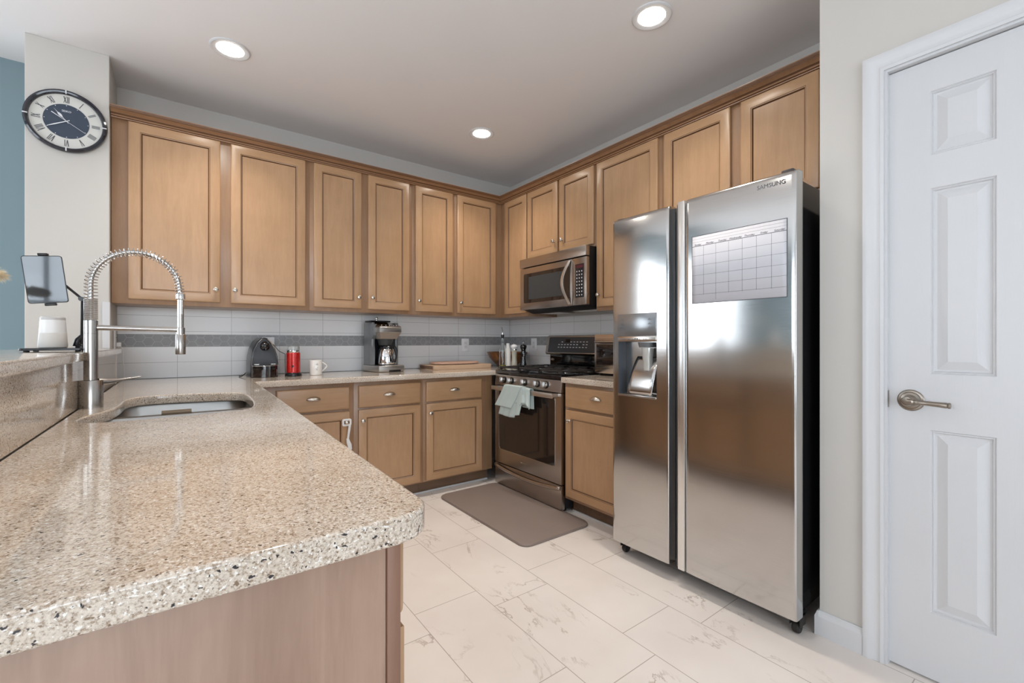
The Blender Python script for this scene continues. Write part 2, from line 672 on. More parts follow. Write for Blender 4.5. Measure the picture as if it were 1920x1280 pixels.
def wall_holes(axis, plane0, plane1, u0, u1, z0, z1, holes):
    """wall slab with rectangular openings, u along the wall"""
    us = sorted({u0, u1} | {h[0] for h in holes} | {h[1] for h in holes})
    zs = sorted({z0, z1} | {h[2] for h in holes} | {h[3] for h in holes})
    mb = MB()
    for a, b_ in zip(us, us[1:]):
        for c_, d_ in zip(zs, zs[1:]):
            um, zm = (a + b_) / 2, (c_ + d_) / 2
            if any(h[0] < um < h[1] and h[2] < zm < h[3] for h in holes):
                continue
            if axis == 'x':
                mb.box((a, plane0, c_), (b_, plane1, d_))
            else:
                mb.box((plane0, a, c_), (plane1, b_, d_))
    return mb


H1 = (-3.7, -1.05, 0.75, 2.25)
H2 = (-1.0, 2.2, 0.12, 2.40)
H3 = (-2.5, 1.1, 0.45, 2.35)
struct('wall_back', MB().box((-0.632, WY1, 0), (WX1 + 0.1, WY1 + 0.1, CZ)), M['wall'])
struct('wall_back_left', wall_holes('x', WY1, WY1 + 0.1, WX0, -0.632, 0, CZ, [H1]), M['blue'])
struct('wall_left', wall_holes('y', WX0 - 0.1, WX0, WY0, WY1 + 0.1, 0, CZ, [H2]), M['blue'])
struct('wall_front', wall_holes('x', WY0 - 0.1, WY0, WX0 - 0.1, WX1 + 0.1, 0, CZ, [H3]), M['wall'])
struct('wall_right', MB().box((WX1, PY - 0.1, 0), (WX1 + 0.1, WY1 + 0.1, CZ)), M['wall'])
# pantry wall with the door opening, and its return beside the refrigerator
DY0, DY1, DZ = -0.285, 0.488, 2.12
w = wall_holes('y', PW, PW + 0.1, WY0, PY, 0, CZ, [(DY0, DY1, 0, DZ)])
w.box((PW + 0.1, PY - 0.1, 0), (WX1, PY, CZ))
struct('wall_pantry', w, M['wall'])
struct('wall_pillar', MB().box((-0.632, 3.28, 0), (-0.312, WY1, CZ), 0.003), M['wall'])
struct('wall_bar', MB().box((-0.46, 0.60, 0), (-0.309, 3.28, 1.08)), M['wall'])


def window(name, axis, plane, u0, u1, z0, z1, nu, nz, depth):
    mb = MB()

    def B(a0, a1, c0, c1, d0, d1, bev=0.004):
        if axis == 'x':
            mb.box((a0, min(plane + d0, plane + d1), c0), (a1, max(plane + d0, plane + d1), c1), bev, 1)
        else:
            mb.box((min(plane + d0, plane + d1), a0, c0), (max(plane + d0, plane + d1), a1, c1), bev, 1)
    s = depth
    f_ = 0.05
    B(u0, u1, z0, z0 + f_, 0, s)
    B(u0, u1, z1 - f_, z1, 0, s)
    B(u0, u0 + f_, z0 + f_, z1 - f_, 0, s)
    B(u1 - f_, u1, z0 + f_, z1 - f_, 0, s)
    for i in range(1, nu):
        u = u0 + (u1 - u0) * i / nu
        B(u - 0.025, u + 0.025, z0 + f_, z1 - f_, 0.3 * s, 0.8 * s)
    for i in range(1, nz):
        z = z0 + (z1 - z0) * i / nz
        B(u0 + f_, u1 - f_, z - 0.02, z + 0.02, 0.35 * s, 0.75 * s)
    o = struct(name, mb, M['trim'])
    g_ = MB()
    if axis == 'x':
        g_.box((u0 + 0.03, plane + 0.53 * s, z0 + 0.03), (u1 - 0.03, plane + 0.57 * s, z1 - 0.03))
    else:
        g_.box((min(plane + 0.53 * s, plane + 0.57 * s), u0 + 0.03, z0 + 0.03), (max(plane + 0.53 * s, plane + 0.57 * s), u1 - 0.03, z1 - 0.03))
    obj('window_pane', g_, M['window_glass'], o, smooth=False)
    return o


window('window_1', 'x', WY1, *H1, 3, 2, 0.1)
window('window_2', 'y', WX0, *H2, 3, 1, -0.1)
window('window_3', 'x', WY0, *H3, 4, 2, -0.1)

# baseboards
def base_prof(t=0.014, h=0.095):
    return [(0, 0), (t, 0), (t, h - 0.022), (t * 0.55, h - 0.008), (t * 0.4, h), (0, h)]


mb = MB().prism([(PW - a, z) for a, z in base_prof()], 'y', 0.545, PY)
mb.prism([(PY + a, z) for a, z in base_prof()], 'x', PW - 0.014, PW + 0.10)
struct('baseboard_pantry', mb, M['trim'])
struct('baseboard_back_left', MB().prism([(WY1 - a, z) for a, z in base_prof()], 'x', WX0, -0.632), M['trim'])
struct('baseboard_front', MB().prism([(WY0 + a, z) for a, z in base_prof()], 'x', WX0, PW), M['trim'])

# door casing: moulded profile mitred round the opening
def casing():
    mb = MB()
    W = 0.062
    prof = [(0, 0), (0, 0.009), (0.010, 0.011), (0.014, 0.009), (0.030, 0.010), (0.040, 0.016), (0.052, 0.018), (W - 0.002, 0.016), (W, 0.0)]
    c0, c1, top = DY0 + 0.004, DY1 - 0.004, DZ - 0.004

    def ring(y, sy, up):
        return [mb.bm.verts.new((PW - h, y + sy * d, top + d if up else 0)) for d, h in prof]
    A = [mb.bm.verts.new((PW - h, c1 + d, 0)) for d, h in prof]
    B = [mb.bm.verts.new((PW - h, c1 + d, top + d)) for d, h in prof]
    C = [mb.bm.verts.new((PW - h, c0 - d, top + d)) for d, h in prof]
    D = [mb.bm.verts.new((PW - h, c0 - d, 0)) for d, h in prof]
    for P, Q in ((A, B), (B, C), (C, D)):
        for k in range(len(prof) - 1):
            mb.bm.faces.new((P[k], P[k + 1], Q[k + 1], Q[k]))
    mb.bm.faces.new(A)
    mb.bm.faces.new(D)
    # jamb
    mb.box((PW - 0.001, DY1 - 0.012, 0), (PW + 0.1, DY1, DZ))
    mb.box((PW - 0.001, DY0, 0), (PW + 0.1, DY0 + 0.012, DZ))
    mb.box((PW - 0.001, DY0 + 0.012, DZ - 0.012), (PW + 0.1, DY1 - 0.012, DZ))
    return mb


struct('trim_1', casing(), M['trim'], smooth=True)
struct('trim_2', MB().box((-0.340, 3.272, 1.112), (-0.309, 3.281, 1.366), 0.002), M['trim'])


# door: six raised panels
def make_door():
    y0, y1, z0, z1, X = DY0 + 0.016, DY1 - 0.008, 0.008, DZ - 0.016, 2.040
    cols = [(0.213, 0.366), (-0.163, -0.010)]
    rows = [(0.232, 0.850), (1.040, 1.668), (1.781, 1.997)]
    ys = sorted({y0, y1} | {c for p in cols for c in p})
    zs = sorted({z0, z1} | {c for p in rows for c in p})
    mb = MB()
    for a, b_ in zip(ys, ys[1:]):
        for c_, d_ in zip(zs, zs[1:]):
            ym, zm = (a + b_) / 2, (c_ + d_) / 2
            if any(p[0] < ym < p[1] for p in cols) and any(p[0] < zm < p[1] for p in rows):
                loops = [(0, 0), (0.003, 0.005), (0.007, 0.0035), (0.010, 0.0095), (0.014, 0.0105), (0.040, 0.0015), (0.0425, 0.0005)]
                prev = None
                for ins, dep in loops:
                    L = [mb.bm.verts.new((X + dep, yy, zz)) for yy, zz in ((a + ins, c_ + ins), (b_ - ins, c_ + ins), (b_ - ins, d_ - ins), (a + ins, d_ - ins))]
                    if prev:
                        for k in range(4):
                            mb.bm.faces.new((prev[k], prev[(k + 1) % 4], L[(k + 1) % 4], L[k]))
                    prev = L
                mb.bm.faces.new(prev)
            else:
                mb.quad([(X, a, c_), (X, b_, c_), (X, b_, d_), (X, a, d_)])
    mb.box((X + 0.010, y0, z0), (X + 0.040, y1, z1))
    mb.quad([(X, y0, z0), (X + 0.01, y0, z0), (X + 0.01, y0, z1), (X, y0, z1)])
    mb.quad([(X, y1, z0), (X + 0.01, y1, z0), (X + 0.01, y1, z1), (X, y1, z1)])
    mb.quad([(X, y0, z1), (X, y1, z1), (X + 0.01, y1, z1), (X + 0.01, y0, z1)])
    o = struct('door_1', mb, M['door'])
    o.data.shade_smooth()
    o.data.set_sharp_from_angle(angle=math.radians(14))
    # lever handle
    hy, hz = 0.416, 0.946
    h = MB()
    T = Matrix.Translation((X, hy, hz)) @ Matrix.Rotation(-PI / 2, 4, 'Y')
    h.lathe([(0, 0), (0.036, 0), (0.037, 0.003), (0.034, 0.006), (0.029, 0.007), (0.027, 0.011), (0.020, 0.013), (0.016, 0.018), (0.0125, 0.022), (0.012, 0.045), (0.0, 0.045)], M4=T)
    h.lathe([(0, 0), (0.016, 0.001), (0.017, 0.008), (0.014, 0.014), (0, 0.016)], M4=Matrix.Translation((X - 0.040, hy, hz)) @ Matrix.Rotation(-PI / 2, 4, 'Y'))
    pts, rs = [], []
    for t, r in [(0, .011), (.12, .012), (.16, .009), (.22, .0105), (.28, .007), (.5, .0078), (.75, .0085), (.90, .0095), (.93, .0085), (.96, .0102), (1.0, .0085)]:
        pts.append((X - 0.050, hy - 0.108 * t, hz - 0.004 * t))
        rs.append(r)
    h.tube(pts, rs, 16)
    obj('door_handle', h, M['dark_nickel'], o, label='antique nickel lever handle')
    st = MB().box((PW + 0.004, DY1 - 0.0125, hz - 0.030), (PW + 0.030, DY1 - 0.0115, hz + 0.030))
    obj('strike_plate', st, M['dark_nickel'], o, label='metal strike plate')


make_door()


# ---------------------------------------------------------------- cabinetry
class Face:
    """maps (u along wall, out from plane, z) to the world"""
    def __init__(s, kind, plane):
        s.k, s.p = kind, plane

    def P(s, u, w_, z):
        if s.k == 'back':
            return (u, s.p - w_, z)
        if s.k == 'right':
            return (s.p - w_, u, z)
        return (s.p + w_, u, z)       # 'left': faces +x

    def box(s, mb, u0, u1, w0, w1, z0, z1, bev=0.0, mi=0):
        a, b_ = s.P(u0, w0, z0), s.P(u1, w1, z1)
        mb.box([min(a[i], b_[i]) for i in range(3)], [max(a[i], b_[i]) for i in range(3)], bev, 2, mi)

    def M4(s, u, w_, z):
        """local z = outward, local x = along the wall to the viewer's right, local y = up"""
        xd = {'back': (1, 0, 0), 'right': (0, -1, 0), 'left': (0, 1, 0)}[s.k]
        return frame_m(s.P(u, w_, z), xd, (0, 0, 1))


def knob(F, u, z, w_, parent):
    k = MB().lathe([(0, 0), (0.008, 0), (0.0075, 0.003), (0.005, 0.006), (0.005, 0.013), (0.010, 0.017), (0.0145, 0.021), (0.0135, 0.026), (0.008, 0.029), (0, 0.030)], seg=20, M4=F.M4(u, w_, z))
    return obj('knob', k, M['nickel'], parent)


def cup_pull(F, u, z, w_, parent):
    mb = MB()
    a, b_, d_ = 0.044, 0.023, 0.024
    bm2 = mb.bm
    rows = []
    nu_, nv = 16, 8
    for i in range(nv + 1):
        th = (PI / 2) * i / nv          # from lip to the wall
        row = []
        for j in range(nu_ + 1):
            ph = PI * j / nu_
            # quarter ellipsoid opening downwards
            x = a * math.cos(ph)
            r = math.sin(ph)
            y = b_ * r * math.sin(th)
            zz = d_ * r * math.cos(th)
            row.append((x, y - 0.008, zz + 0.001))
        rows.append(row)
    T = F.M4(u, w_, z)
    V = [[bm2.verts.new(T @ Vector(p)) for p in row] for row in rows]
    for i in range(nv):
        for j in range(nu_):
            try:
                bm2.faces.new((V[i][j], V[i + 1][j], V[i + 1][j + 1], V[i][j + 1]))
            except ValueError:
                pass
    o = obj('cup_pull', mb, M['nickel'], parent, fixn=True)
    md = o.modifiers.new('s', 'SOLIDIFY')
    md.thickness = 0.0018
    return o


def panel_front(F, u0, u1, z0, z1, name, parent, raised=True, w0=0.001):
    """cabinet door (frame, glazed groove, flat centre) or a slab drawer front"""
    mb = MB()
    wm = 'woodx' if F.k == 'back' else 'woody'
    if raised:
        fr = 0.052
        loops = [(0, 0.0, 0), (0, 0.016, 0), (0.002, 0.0185, 0), (0.006, 0.020, 0), (fr, 0.020, 0), (fr + 0.002, 0.0185, 2), (fr + 0.005, 0.0175, 0), (fr + 0.009, 0.0120, 2), (fr + 0.0105, 0.0105, 2)]
    else:
        loops = [(0, 0.0, 0), (0, 0.013, 0), (0.002, 0.016, 0), (0.008, 0.0195, 0), (0.010, 0.020, 0)]
    prev = None
    for ins, w_, mi in loops:
        c = [(u0 + ins, z0 + ins), (u1 - ins, z0 + ins), (u1 - ins, z1 - ins), (u0 + ins, z1 - ins)]
        L = [mb.bm.verts.new(F.P(u, w0 + w_, z)) for u, z in c]
        if prev:
            for k in range(4):
                f = mb.bm.faces.new((prev[k], prev[(k + 1) % 4], L[(k + 1) % 4], L[k]))
                f.material_index = mi if mi else (1 if k in (0, 2) else 0)
        prev = L
    f = mb.bm.faces.new(prev)
    f.material_index = 0 if raised else 1
    L = [mb.bm.verts.new(F.P(u, w0, z)) for u, z in ((u0, z0), (u1, z0), (u1, z1), (u0, z1))]
    mb.bm.faces.new(L)
    o = obj(name, mb, [M['wood'], M[wm], M['glaze']], parent, fixn=True)
    # keep the door's own grain from lining up with its neighbours
    return o


def cabinet(name, label, cat, F, u0, u1, z0, z1, depth, fronts, group=None, toe=0.0):
    """fronts: list of (kind, u0, u1, z0, z1, knob (u,z) or None)"""
    c = F.P((u0 + u1) / 2, -depth / 2, z0)
    t = thing(name, label, cat, c, 0, group)
    mb = MB()
    F.box(mb, u0, u1, -depth, 0, z0 + toe, z1, 0.0008)
    obj('cabinet_body', mb, M['frame'], t)
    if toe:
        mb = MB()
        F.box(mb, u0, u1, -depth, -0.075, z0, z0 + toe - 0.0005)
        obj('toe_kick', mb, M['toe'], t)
        mb = MB()
        F.box(mb, u0, u1, -0.0748, -0.066, z0, z0 + 0.014, 0.002)
        obj('shoe_strip', mb, M['trim'], t, label='thin white strip along the floor')
    for fr in fronts:
        kind, a, b_, c_, d_, kn = fr
        if kind == 'door':
            o = panel_front(F, a, b_, c_, d_, 'door', t)
            if kn:
                knob(F, kn[0], kn[1], 0.021, o)
        else:
            o = panel_front(F, a, b_, c_, d_, 'drawer', t, raised=False)
            if kn:
                cup_pull(F, kn[0], kn[1], 0.021, o)
    return t


G_UP = 'maple wall cabinets under the crown moulding'
G_LO = 'maple base cabinets'
FB = Face('back', 3.33)
FR = Face('right', 2.36)
ZB, ZT, DB, DT = 1.366, 2.405, 1.392, 2.396
UD = WY1 - 3.33 - 0.002
cabinet('wall_cabinet', 'two-door maple wall cabinet at the far left, beside the clock pillar', 'cabinet', FB, -0.309, 0.7195, ZB, ZT, UD,
        [('door', -0.236, 0.200, DB, DT, (0.176, 1.470)), ('door', 0.256, 0.692, DB, DT, (0.277, 1.472))], G_UP)
cabinet('wall_cabinet', 'two-door maple wall cabinet above the red frother and drip coffee maker, second from the clock', 'cabinet', FB, 0.7205, 1.4795, ZB, ZT, UD,
        [('door', 0.747, 1.076, DB, DT, (1.052, 1.474)), ('door', 1.128, 1.454, DB, DT, (1.155, 1.478))], G_UP)
cabinet('wall_cabinet', 'single-door maple wall cabinet above the cutting boards, right of the coffee maker', 'cabinet', FB, 1.4805, 1.8665, ZB, ZT, UD,
        [('door', 1.508, 1.843, DB, DT, (1.531, 1.477))], G_UP)
cabinet('wall_cabinet', 'single-door maple wall cabinet on the back wall ending in the room corner', 'cabinet', FB, 1.8675, 2.685, ZB, ZT, UD,
        [('door', 1.888, 2.283, DB, DT, (1.915, 1.481))], G_UP)
RD = WX1 - 2.36 - 0.002
cabinet('wall_cabinet', 'narrow single-door maple wall cabinet between the corner and the microwave', 'cabinet', FR, 2.941, 3.328, ZB, ZT, RD,
        [('door', 2.949, 3.262, DB, DT, (2.968, 1.44))], G_UP)
cabinet('wall_cabinet', 'short two-door maple wall cabinet directly above the microwave', 'cabinet', FR, 2.172, 2.940, 1.826, ZT, RD,
        [('door', 2.562, 2.932, 1.842, DT, (2.592, 1.928)), ('door', 2.185, 2.540, 1.842, DT, (2.500, 1.924))], G_UP)
cabinet('wall_cabinet', 'tall single-door maple wall cabinet right of the microwave, partly behind the refrigerator', 'cabinet', FR, 1.636, 2.171, ZB, ZT, RD,
        [('door', 1.658, 2.155, DB, DT, (2.128, 1.475))], G_UP)
cabinet('wall_cabinet', 'two-door maple wall cabinet over the top of the refrigerator', 'cabinet', FR, 0.6865, 1.635, 1.84, ZT, RD,
        [('door', 1.209, 1.613, 1.855, DT, None), ('door', 0.797, 1.153, 1.855, DT, None)], G_UP)

# crown moulding swept along both walls
prof = [(-0.004, 2.4055), (-0.004, 2.398), (0.022, 2.398), (0.024, 2.403), (0.030, 2.406), (0.033, 2.412), (0.040, 2.419), (0.052, 2.426), (0.064, 2.430), (0.066, 2.434), (0.072, 2.436), (0.074, 2.444), (0.074, 2.448), (-0.004, 2.448)]
mb = MB()
rings = []
for i in range(3):
    R = []
    for d, z in prof:
        yy, xx = 3.33 - d, 2.36 - d
        R.append(mb.bm.verts.new([(-0.309, yy, z), (xx, yy, z), (xx, 0.688, z)][i]))
    rings.append(R)
for A, B in zip(rings, rings[1:]):
    for k in range(len(prof)):
        k2 = (k + 1) % len(prof)
        f = mb.bm.faces.new((A[k], A[k2], B[k2], B[k]))
        f.material_index = 1 if k in (3, 5, 8, 10) else 0
mb.bm.faces.new(rings[0])
mb.bm.faces.new(rings[-1])
# doors stand 2 cm proud: keep the moulding above them
tag(obj('crown_moulding', mb, [M['crown'], M['glaze']], fixn=True), 'stepped brown maple crown moulding running along the top of all wall cabinets', 'moulding')

# base cabinets
FBL = Face('back', 3.05)
CB_ = 0.874
BD = WY1 - 3.05 - 0.002
FP = Face('left', 0.2495)
cabinet('base_cabinet', 'maple base cabinet with one drawer, its door hooked with a white child latch', 'cabinet', FBL, 0.330, 0.9365, 0, CB_, BD,
        [('drawer', 0.468, 0.907, 0.700, 0.850, (0.680, 0.785)), ('door', 0.468, 0.907, 0.118, 0.686, (0.882, 0.616))], G_LO, 0.105)
cabinet('base_cabinet', 'maple base cabinet below the drip coffee maker, middle of the back wall run', 'cabinet', FBL, 0.9375, 1.4425, 0, CB_, BD,
        [('drawer', 0.967, 1.418, 0.700, 0.850, (1.180, 0.782)), ('door', 0.967, 1.418, 0.118, 0.686, (0.990, 0.614))], G_LO, 0.105)
cabinet('base_cabinet', 'maple base cabinet below the cutting boards, nearest to the oven', 'cabinet', FBL, 1.4435, 2.062, 0, CB_, BD,
        [('drawer', 1.466, 1.954, 0.700, 0.850, (1.702, 0.782)), ('door', 1.466, 1.954, 0.118, 0.686, (1.492, 0.618))], G_LO, 0.105)
FRL = Face('right', 2.065)
cabinet('base_cabinet', 'maple base cabinet between the oven and the refrigerator', 'cabinet', FRL, 1.640, 2.178, 0, CB_, WX1 - 2.065 - 0.002,
        [('drawer', 1.668, 2.162, 0.715, 0.853, (1.885, 0.797)), ('door', 1.668, 2.158, 0.128, 0.700, (2.118, 0.631))], G_LO, 0.105)

# peninsula: end unit, middle unit, sink unit, all facing the kitchen
PX = 0.2495
cabinet('base_cabinet', 'peninsula end base cabinet under the near corner of the worktop', 'cabinet', FP, 0.6165, 1.070, 0, CB_, PX + 0.285,
        [('drawer', 0.630, 1.046, 0.748, 0.866, (0.843, 0.80)), ('door', 0.630, 1.046, 0.118, 0.726, (1.020, 0.66))], G_LO, 0.105)
cabinet('base_cabinet', 'middle peninsula base cabinet beside the sink unit, facing the refrigerator', 'cabinet', FP, 1.071, 1.660, 0, CB_, PX + 0.285,
        [('drawer', 1.095, 1.636, 0.748, 0.866, (1.365, 0.80)), ('door', 1.095, 1.636, 0.118, 0.726, (1.610, 0.66))], G_LO, 0.105)
FPS = Face('left', 0.277)
t = cabinet('base_cabinet', 'peninsula sink base cabinet with two doors below the steel sink', 'cabinet', FPS, 1.661, 3.045, 0, 0.62, 0.277 + 0.285,
            [('door', 1.70, 2.14, 0.118, 0.60, (2.11, 0.54)), ('door', 2.18, 2.62, 0.118, 0.60, (2.21, 0.54))], G_LO, 0.105)
mb = MB()
FPS.box(mb, 1.661, 3.045, -0.018, 0, 0.621, CB_)
obj('apron', mb, M['frame'], t)
panel_front(FPS, 1.70, 2.62, 0.70, 0.855, 'drawer', t, raised=False)
# finished end of the peninsula
t = thing('end_panel', 'brown wood-grain end panel under the near edge of the peninsula worktop', 'panel', (-0.03, 0.607, 0))
obj('panel_board', MB().box((-0.4595, 0.5995, 0), (0.2285, 0.616, CB_), 0.001), M['panel'], t)
obj('corner_post', MB().box((0.2295, 0.596, 0), (0.2490, 0.616, CB_), 0.002), M['post'], t)

# ---------------------------------------------------------------- worktops
outer = [(-0.2865, 0.570), (0.235, 0.570)] + arc(0.240, 0.625, 0.053, -88, -2, 8)[0:] + [(0.3525, 3.000), (2.0570, 3.000), (2.0570, 2.975), (2.686, 2.975), (2.686, 3.640), (-0.2865, 3.640)]
sinkc = smooth_loop([(-0.245, 1.835), (-0.215, 1.775), (-0.125, 1.755), (0.03, 1.765), (0.150, 1.790), (0.205, 1.850), (0.232, 2.05), (0.234, 2.33), (0.205, 2.415), (0.121, 2.455), (0.0, 2.485), (-0.09, 2.490), (-0.150, 2.455), (-0.176, 2.37), (-0.180, 2.22), (-0.190, 2.09), (-0.225, 1.97), (-0.243, 1.90)], 4)
wt = slab('worktop', outer, [sinkc], 0.876, 0.914, M['granite'], 0.005)
tag(wt, 'speckled cream granite worktop of the peninsula and back wall with a sink cutout', 'countertop')
wr = slab('worktop', [(2.030, 1.642), (2.686, 1.642), (2.686, 2.182), (2.030, 2.182)], [], 0.876, 0.914, M['granite'], 0.005)
tag(wr, 'small speckled granite worktop under the toaster oven, between oven and refrigerator', 'countertop')
mb = MB().box((-0.308, 0.560, 0.9145), (-0.2875, 3.279, 1.0795), 0.001)
mb.box((-0.311, 3.282, 0.9145), (-0.2875, 3.40, 1.0795), 0.001)
tag(obj('granite_splash', mb, M['granite']), 'brown speckled granite upstand between the peninsula worktop and the raised bar', 'backsplash')
tag(obj('bar_top', MB().prism([(-0.64, 0.50), (-0.272, 0.50), (-0.272, 3.40), (-0.3105, 3.40), (-0.3105, 3.278), (-0.634, 3.278), (-0.64, 3.2)], 'z', 1.081, 1.112, bev=0.004), M['granite']),
    'raised speckled granite bar ledge carrying the speaker and the tablet stand', 'countertop')

# sink
t = thing('sink', 'undermounted stainless double bowl sink set in the peninsula worktop', 'sink', (0.0, 2.12, 0.66))
def bowl(x0, x1, y0, y1, top, bot, name):
    mb = MB()
    ring = []
    for ins, z in [(-0.012, top), (0.0, top), (0.004, top - 0.01), (0.010, bot + 0.04), (0.022, bot + 0.012), (0.05, bot)]:
        ring.append([mb.bm.verts.new((x, y, z)) for x, y in rrect(x0 + ins, y0 + ins, x1 - ins, y1 - ins, max(0.075 - ins * 0.4, 0.02), 6)])
    for A, B in zip(ring, ring[1:]):
        k_ = len(A)
        for k in range(k_):
            mb.bm.faces.new((A[k], A[(k + 1) % k_], B[(k + 1) % k_], B[k]))
    mb.bm.faces.new(ring[-1])
    o = obj(name, mb, M['sink'], t)
    md = o.modifiers.new('s', 'SOLIDIFY')
    md.thickness = 0.0015
    d = MB().lathe([(0, 0.003), (0.035, 0.003), (0.042, 0.001), (0.045, 0.0005)], ((x0 + x1) / 2, (y0 + y1) / 2, bot), 24)
    obj('drain', d, M['chrome'], o)


bowl(-0.262, 0.232, 1.735, 2.105, 0.8745, 0.70, 'bowl')
bowl(-0.215, 0.250, 2.145, 2.515, 0.8745, 0.66, 'bowl')
fl = slab('rim_flange', [(-0.270, 1.700), (0.256, 1.700), (0.256, 2.550), (-0.270, 2.550)], [rrect(-0.264, 1.733, 0.234, 2.107, 0.072), rrect(-0.217, 2.143, 0.252, 2.517, 0.072)], 0.8705, 0.8745, M['sink'], 0.0008, t)
obj('divider', MB().box((-0.215, 2.112, 0.80), (0.236, 2.138, 0.868), 0.010, 4), M['sink'], t)
mb = MB()
mb.prism([(2.106, 0.80), (2.108, 0.882), (2.114, 0.889), (2.137, 0.889), (2.143, 0.882), (2.145, 0.80), (2.141, 0.80), (2.139, 0.880), (2.134, 0.884), (2.117, 0.884), (2.112, 0.880), (2.110, 0.80)], 'x', -0.056, 0.035)
o = tag(obj('sink_saddle', mb, mat('brown_saddle', (0.12, 0.085, 0.05), 0.5)), 'brown rubber saddle draped over the divider of the sink', 'sink accessory')
origin(o, (-0.010, 2.125, 0.80))

# faucet
fx, fy = -0.256, 2.174
t = thing('faucet', 'tall brushed steel kitchen faucet with a coiled spring neck', 'faucet', (fx, fy, 0.914))
ft = lambda *p: p
obj('base_collar', MB().lathe([(0, 0), (0.034, 0), (0.034, 0.096), (0.033, 0.098), (0, 0.098)], (fx, fy, 0.914), 40), M['steelz'], t)
obj('body', MB().lathe([(0, 0), (0.0195, 0), (0.0195, 0.165), (0.0189, 0.1655), (0.0195, 0.166), (0.0195, 0.212), (0, 0.212)], (fx, fy, 1.013), 40), M['steelz'], t)
# tight spring
def helix(path, r, pitch_fn, wire, seg=7):
    """coil round a path given as callable s->(point, tangent, normal, binormal) with length L"""
    P, L = path
    pts = []
    s_, ph = 0.0, 0.0
    while s_ < L:
        p, n1, n2 = P(s_)
        pts.append(p + (n1 * math.cos(ph) + n2 * math.sin(ph)) * r(s_))
        d = 2 * PI / 14
        ph += d
        s_ += pitch_fn(s_) * d / (2 * PI)
    return MB().tube(pts, wire, seg)


dirx, diry = Vector((0.965, -0.08, 0)).normalized(), None
Z0 = 1.225
# neck path: straight rise, half arch, drop
rise, R_, drop = 0.13, 0.127, 0.045
nx = Vector((0.998, -0.06, 0))
ny = Vector((0.06, 0.998, 0))


def neck(s_):
    b0 = Vector((fx, fy, Z0))
    l1 = rise
    la = math.radians(175) * R_
    if s_ < l1:
        return b0 + Vector((0, 0, s_)), nx, ny
    if s_ < l1 + la:
        a = (s_ - l1) / R_
        c = b0 + Vector((0, 0, rise)) + nx * R_
        rad = -nx * math.cos(a) + Vector((0, 0, math.sin(a)))
        return c + rad * R_ * Vector((1, 1, 1)).x, -rad, ny
    a = math.radians(175)
    c = b0 + Vector((0, 0, rise)) + nx * R_
    rad = -nx * math.cos(a) + Vector((0, 0, math.sin(a)))
    tan = nx * math.sin(a) + Vector((0, 0, math.cos(a)))
    return c + rad * R_ + tan * (s_ - l1 - la), -rad, ny


LN = rise + math.radians(175) * R_ + drop
mb = MB().tube([neck(LN * k / 60)[0] for k in range(61)], 0.0068, 12)
obj('hose', mb, M['coil'], t)
mb = helix((neck, LN), lambda s_: 0.0182 if s_ < 0.076 else (0.0182 - 0.0040 * min(1, (s_ - 0.076) / 0.25)), lambda s_: 0.0045 if s_ < 0.076 else 0.0118, 0.0016)
obj('spring', mb, M['coil'], t)
ex, ey, ez = neck(LN)[0]
mb = MB().lathe([(0, 0.014), (0.0145, 0.014), (0.0152, 0.006), (0.0152, -0.006), (0.0105, -0.010), (0.0105, -0.06), (0.0105, -0.065)] , (ex, ey, ez), 24)
obj('ferrule', mb, M['chrome'], t)
hz = 1.100
mb = MB().lathe([(0, 0), (0.0155, 0), (0.0165, 0.003), (0.0165, 0.074), (0.0140, 0.078), (0.0145, 0.102), (0.0120, 0.104), (0, 0.105)], (ex, ey, hz), 32)
mb.tube([(ex, ey, 1.195), (ex, ey, ez)], 0.0105, 16)
obj('spray_head', mb, M['steelz'], t)
obj('support_arm', MB().tube([(fx + 0.012, fy, 1.200), (ex - 0.008, ey, 1.195)], 0.0095, 14), M['steelz'], t)
mb = MB().tube([(fx + 0.02, fy, 1.005), (fx + 0.045, fy + 0.01, 1.004), (fx + 0.075, fy + 0.04, 1.006), (fx + 0.135, fy + 0.06, 1.014)], [0.0125, 0.010, 0.0055, 0.0022], 16)
obj('lever', mb, M['steelz'], t)

# ---------------------------------------------------------------- tiled backsplash
def hexes(mb, u0, u1, z0, z1, P):
    """flat-topped hexagons clipped to the band, a hair proud of the grout"""
    s_ = 0.030
    hh = s_ * math.sqrt(3) / 2
    rows_ = int((z1 - z0) / hh) + 3
    k = 0
    u = u0 - s_
    i = 0
    while u < u1 + s_:
        z = z0 - hh + (hh if i % 2 else 0) + 0.006
        while z < z1 + hh:
            pts = [(u + (s_ - 0.0012) * math.cos(PI / 3 * q), z + (s_ - 0.0012) * math.sin(PI / 3 * q)) for q in range(6)]
            # clip
            for axis, lim, keep in ((0, u0, 1), (0, u1, -1), (1, z0, 1), (1, z1, -1)):
                out = []
                for a, b_ in zip(pts, pts[1:] + pts[:1]):
                    ia, ib = (a[axis] - lim) * keep >= 0, (b_[axis] - lim) * keep >= 0
                    if ia:
                        out.append(a)
                    if ia != ib:
                        tt = (lim - a[axis]) / (b_[axis] - a[axis])
                        out.append((a[0] + (b_[0] - a[0]) * tt, a[1] + (b_[1] - a[1]) * tt))
                pts = out
                if len(pts) < 3:
                    break
            if len(pts) >= 3:
                mb.bm.faces.new([mb.bm.verts.new(P(p[0], p[1])) for p in pts])
            z += 2 * hh
        u += 1.5 * s_
        i += 1


t = thing('tile_backsplash', 'pale grey rectangular tile backsplash with a dark hexagon band on the back wall', 'backsplash', (0, WY1, 0.916))
u0, u1 = -0.311, WX1 - 0.012
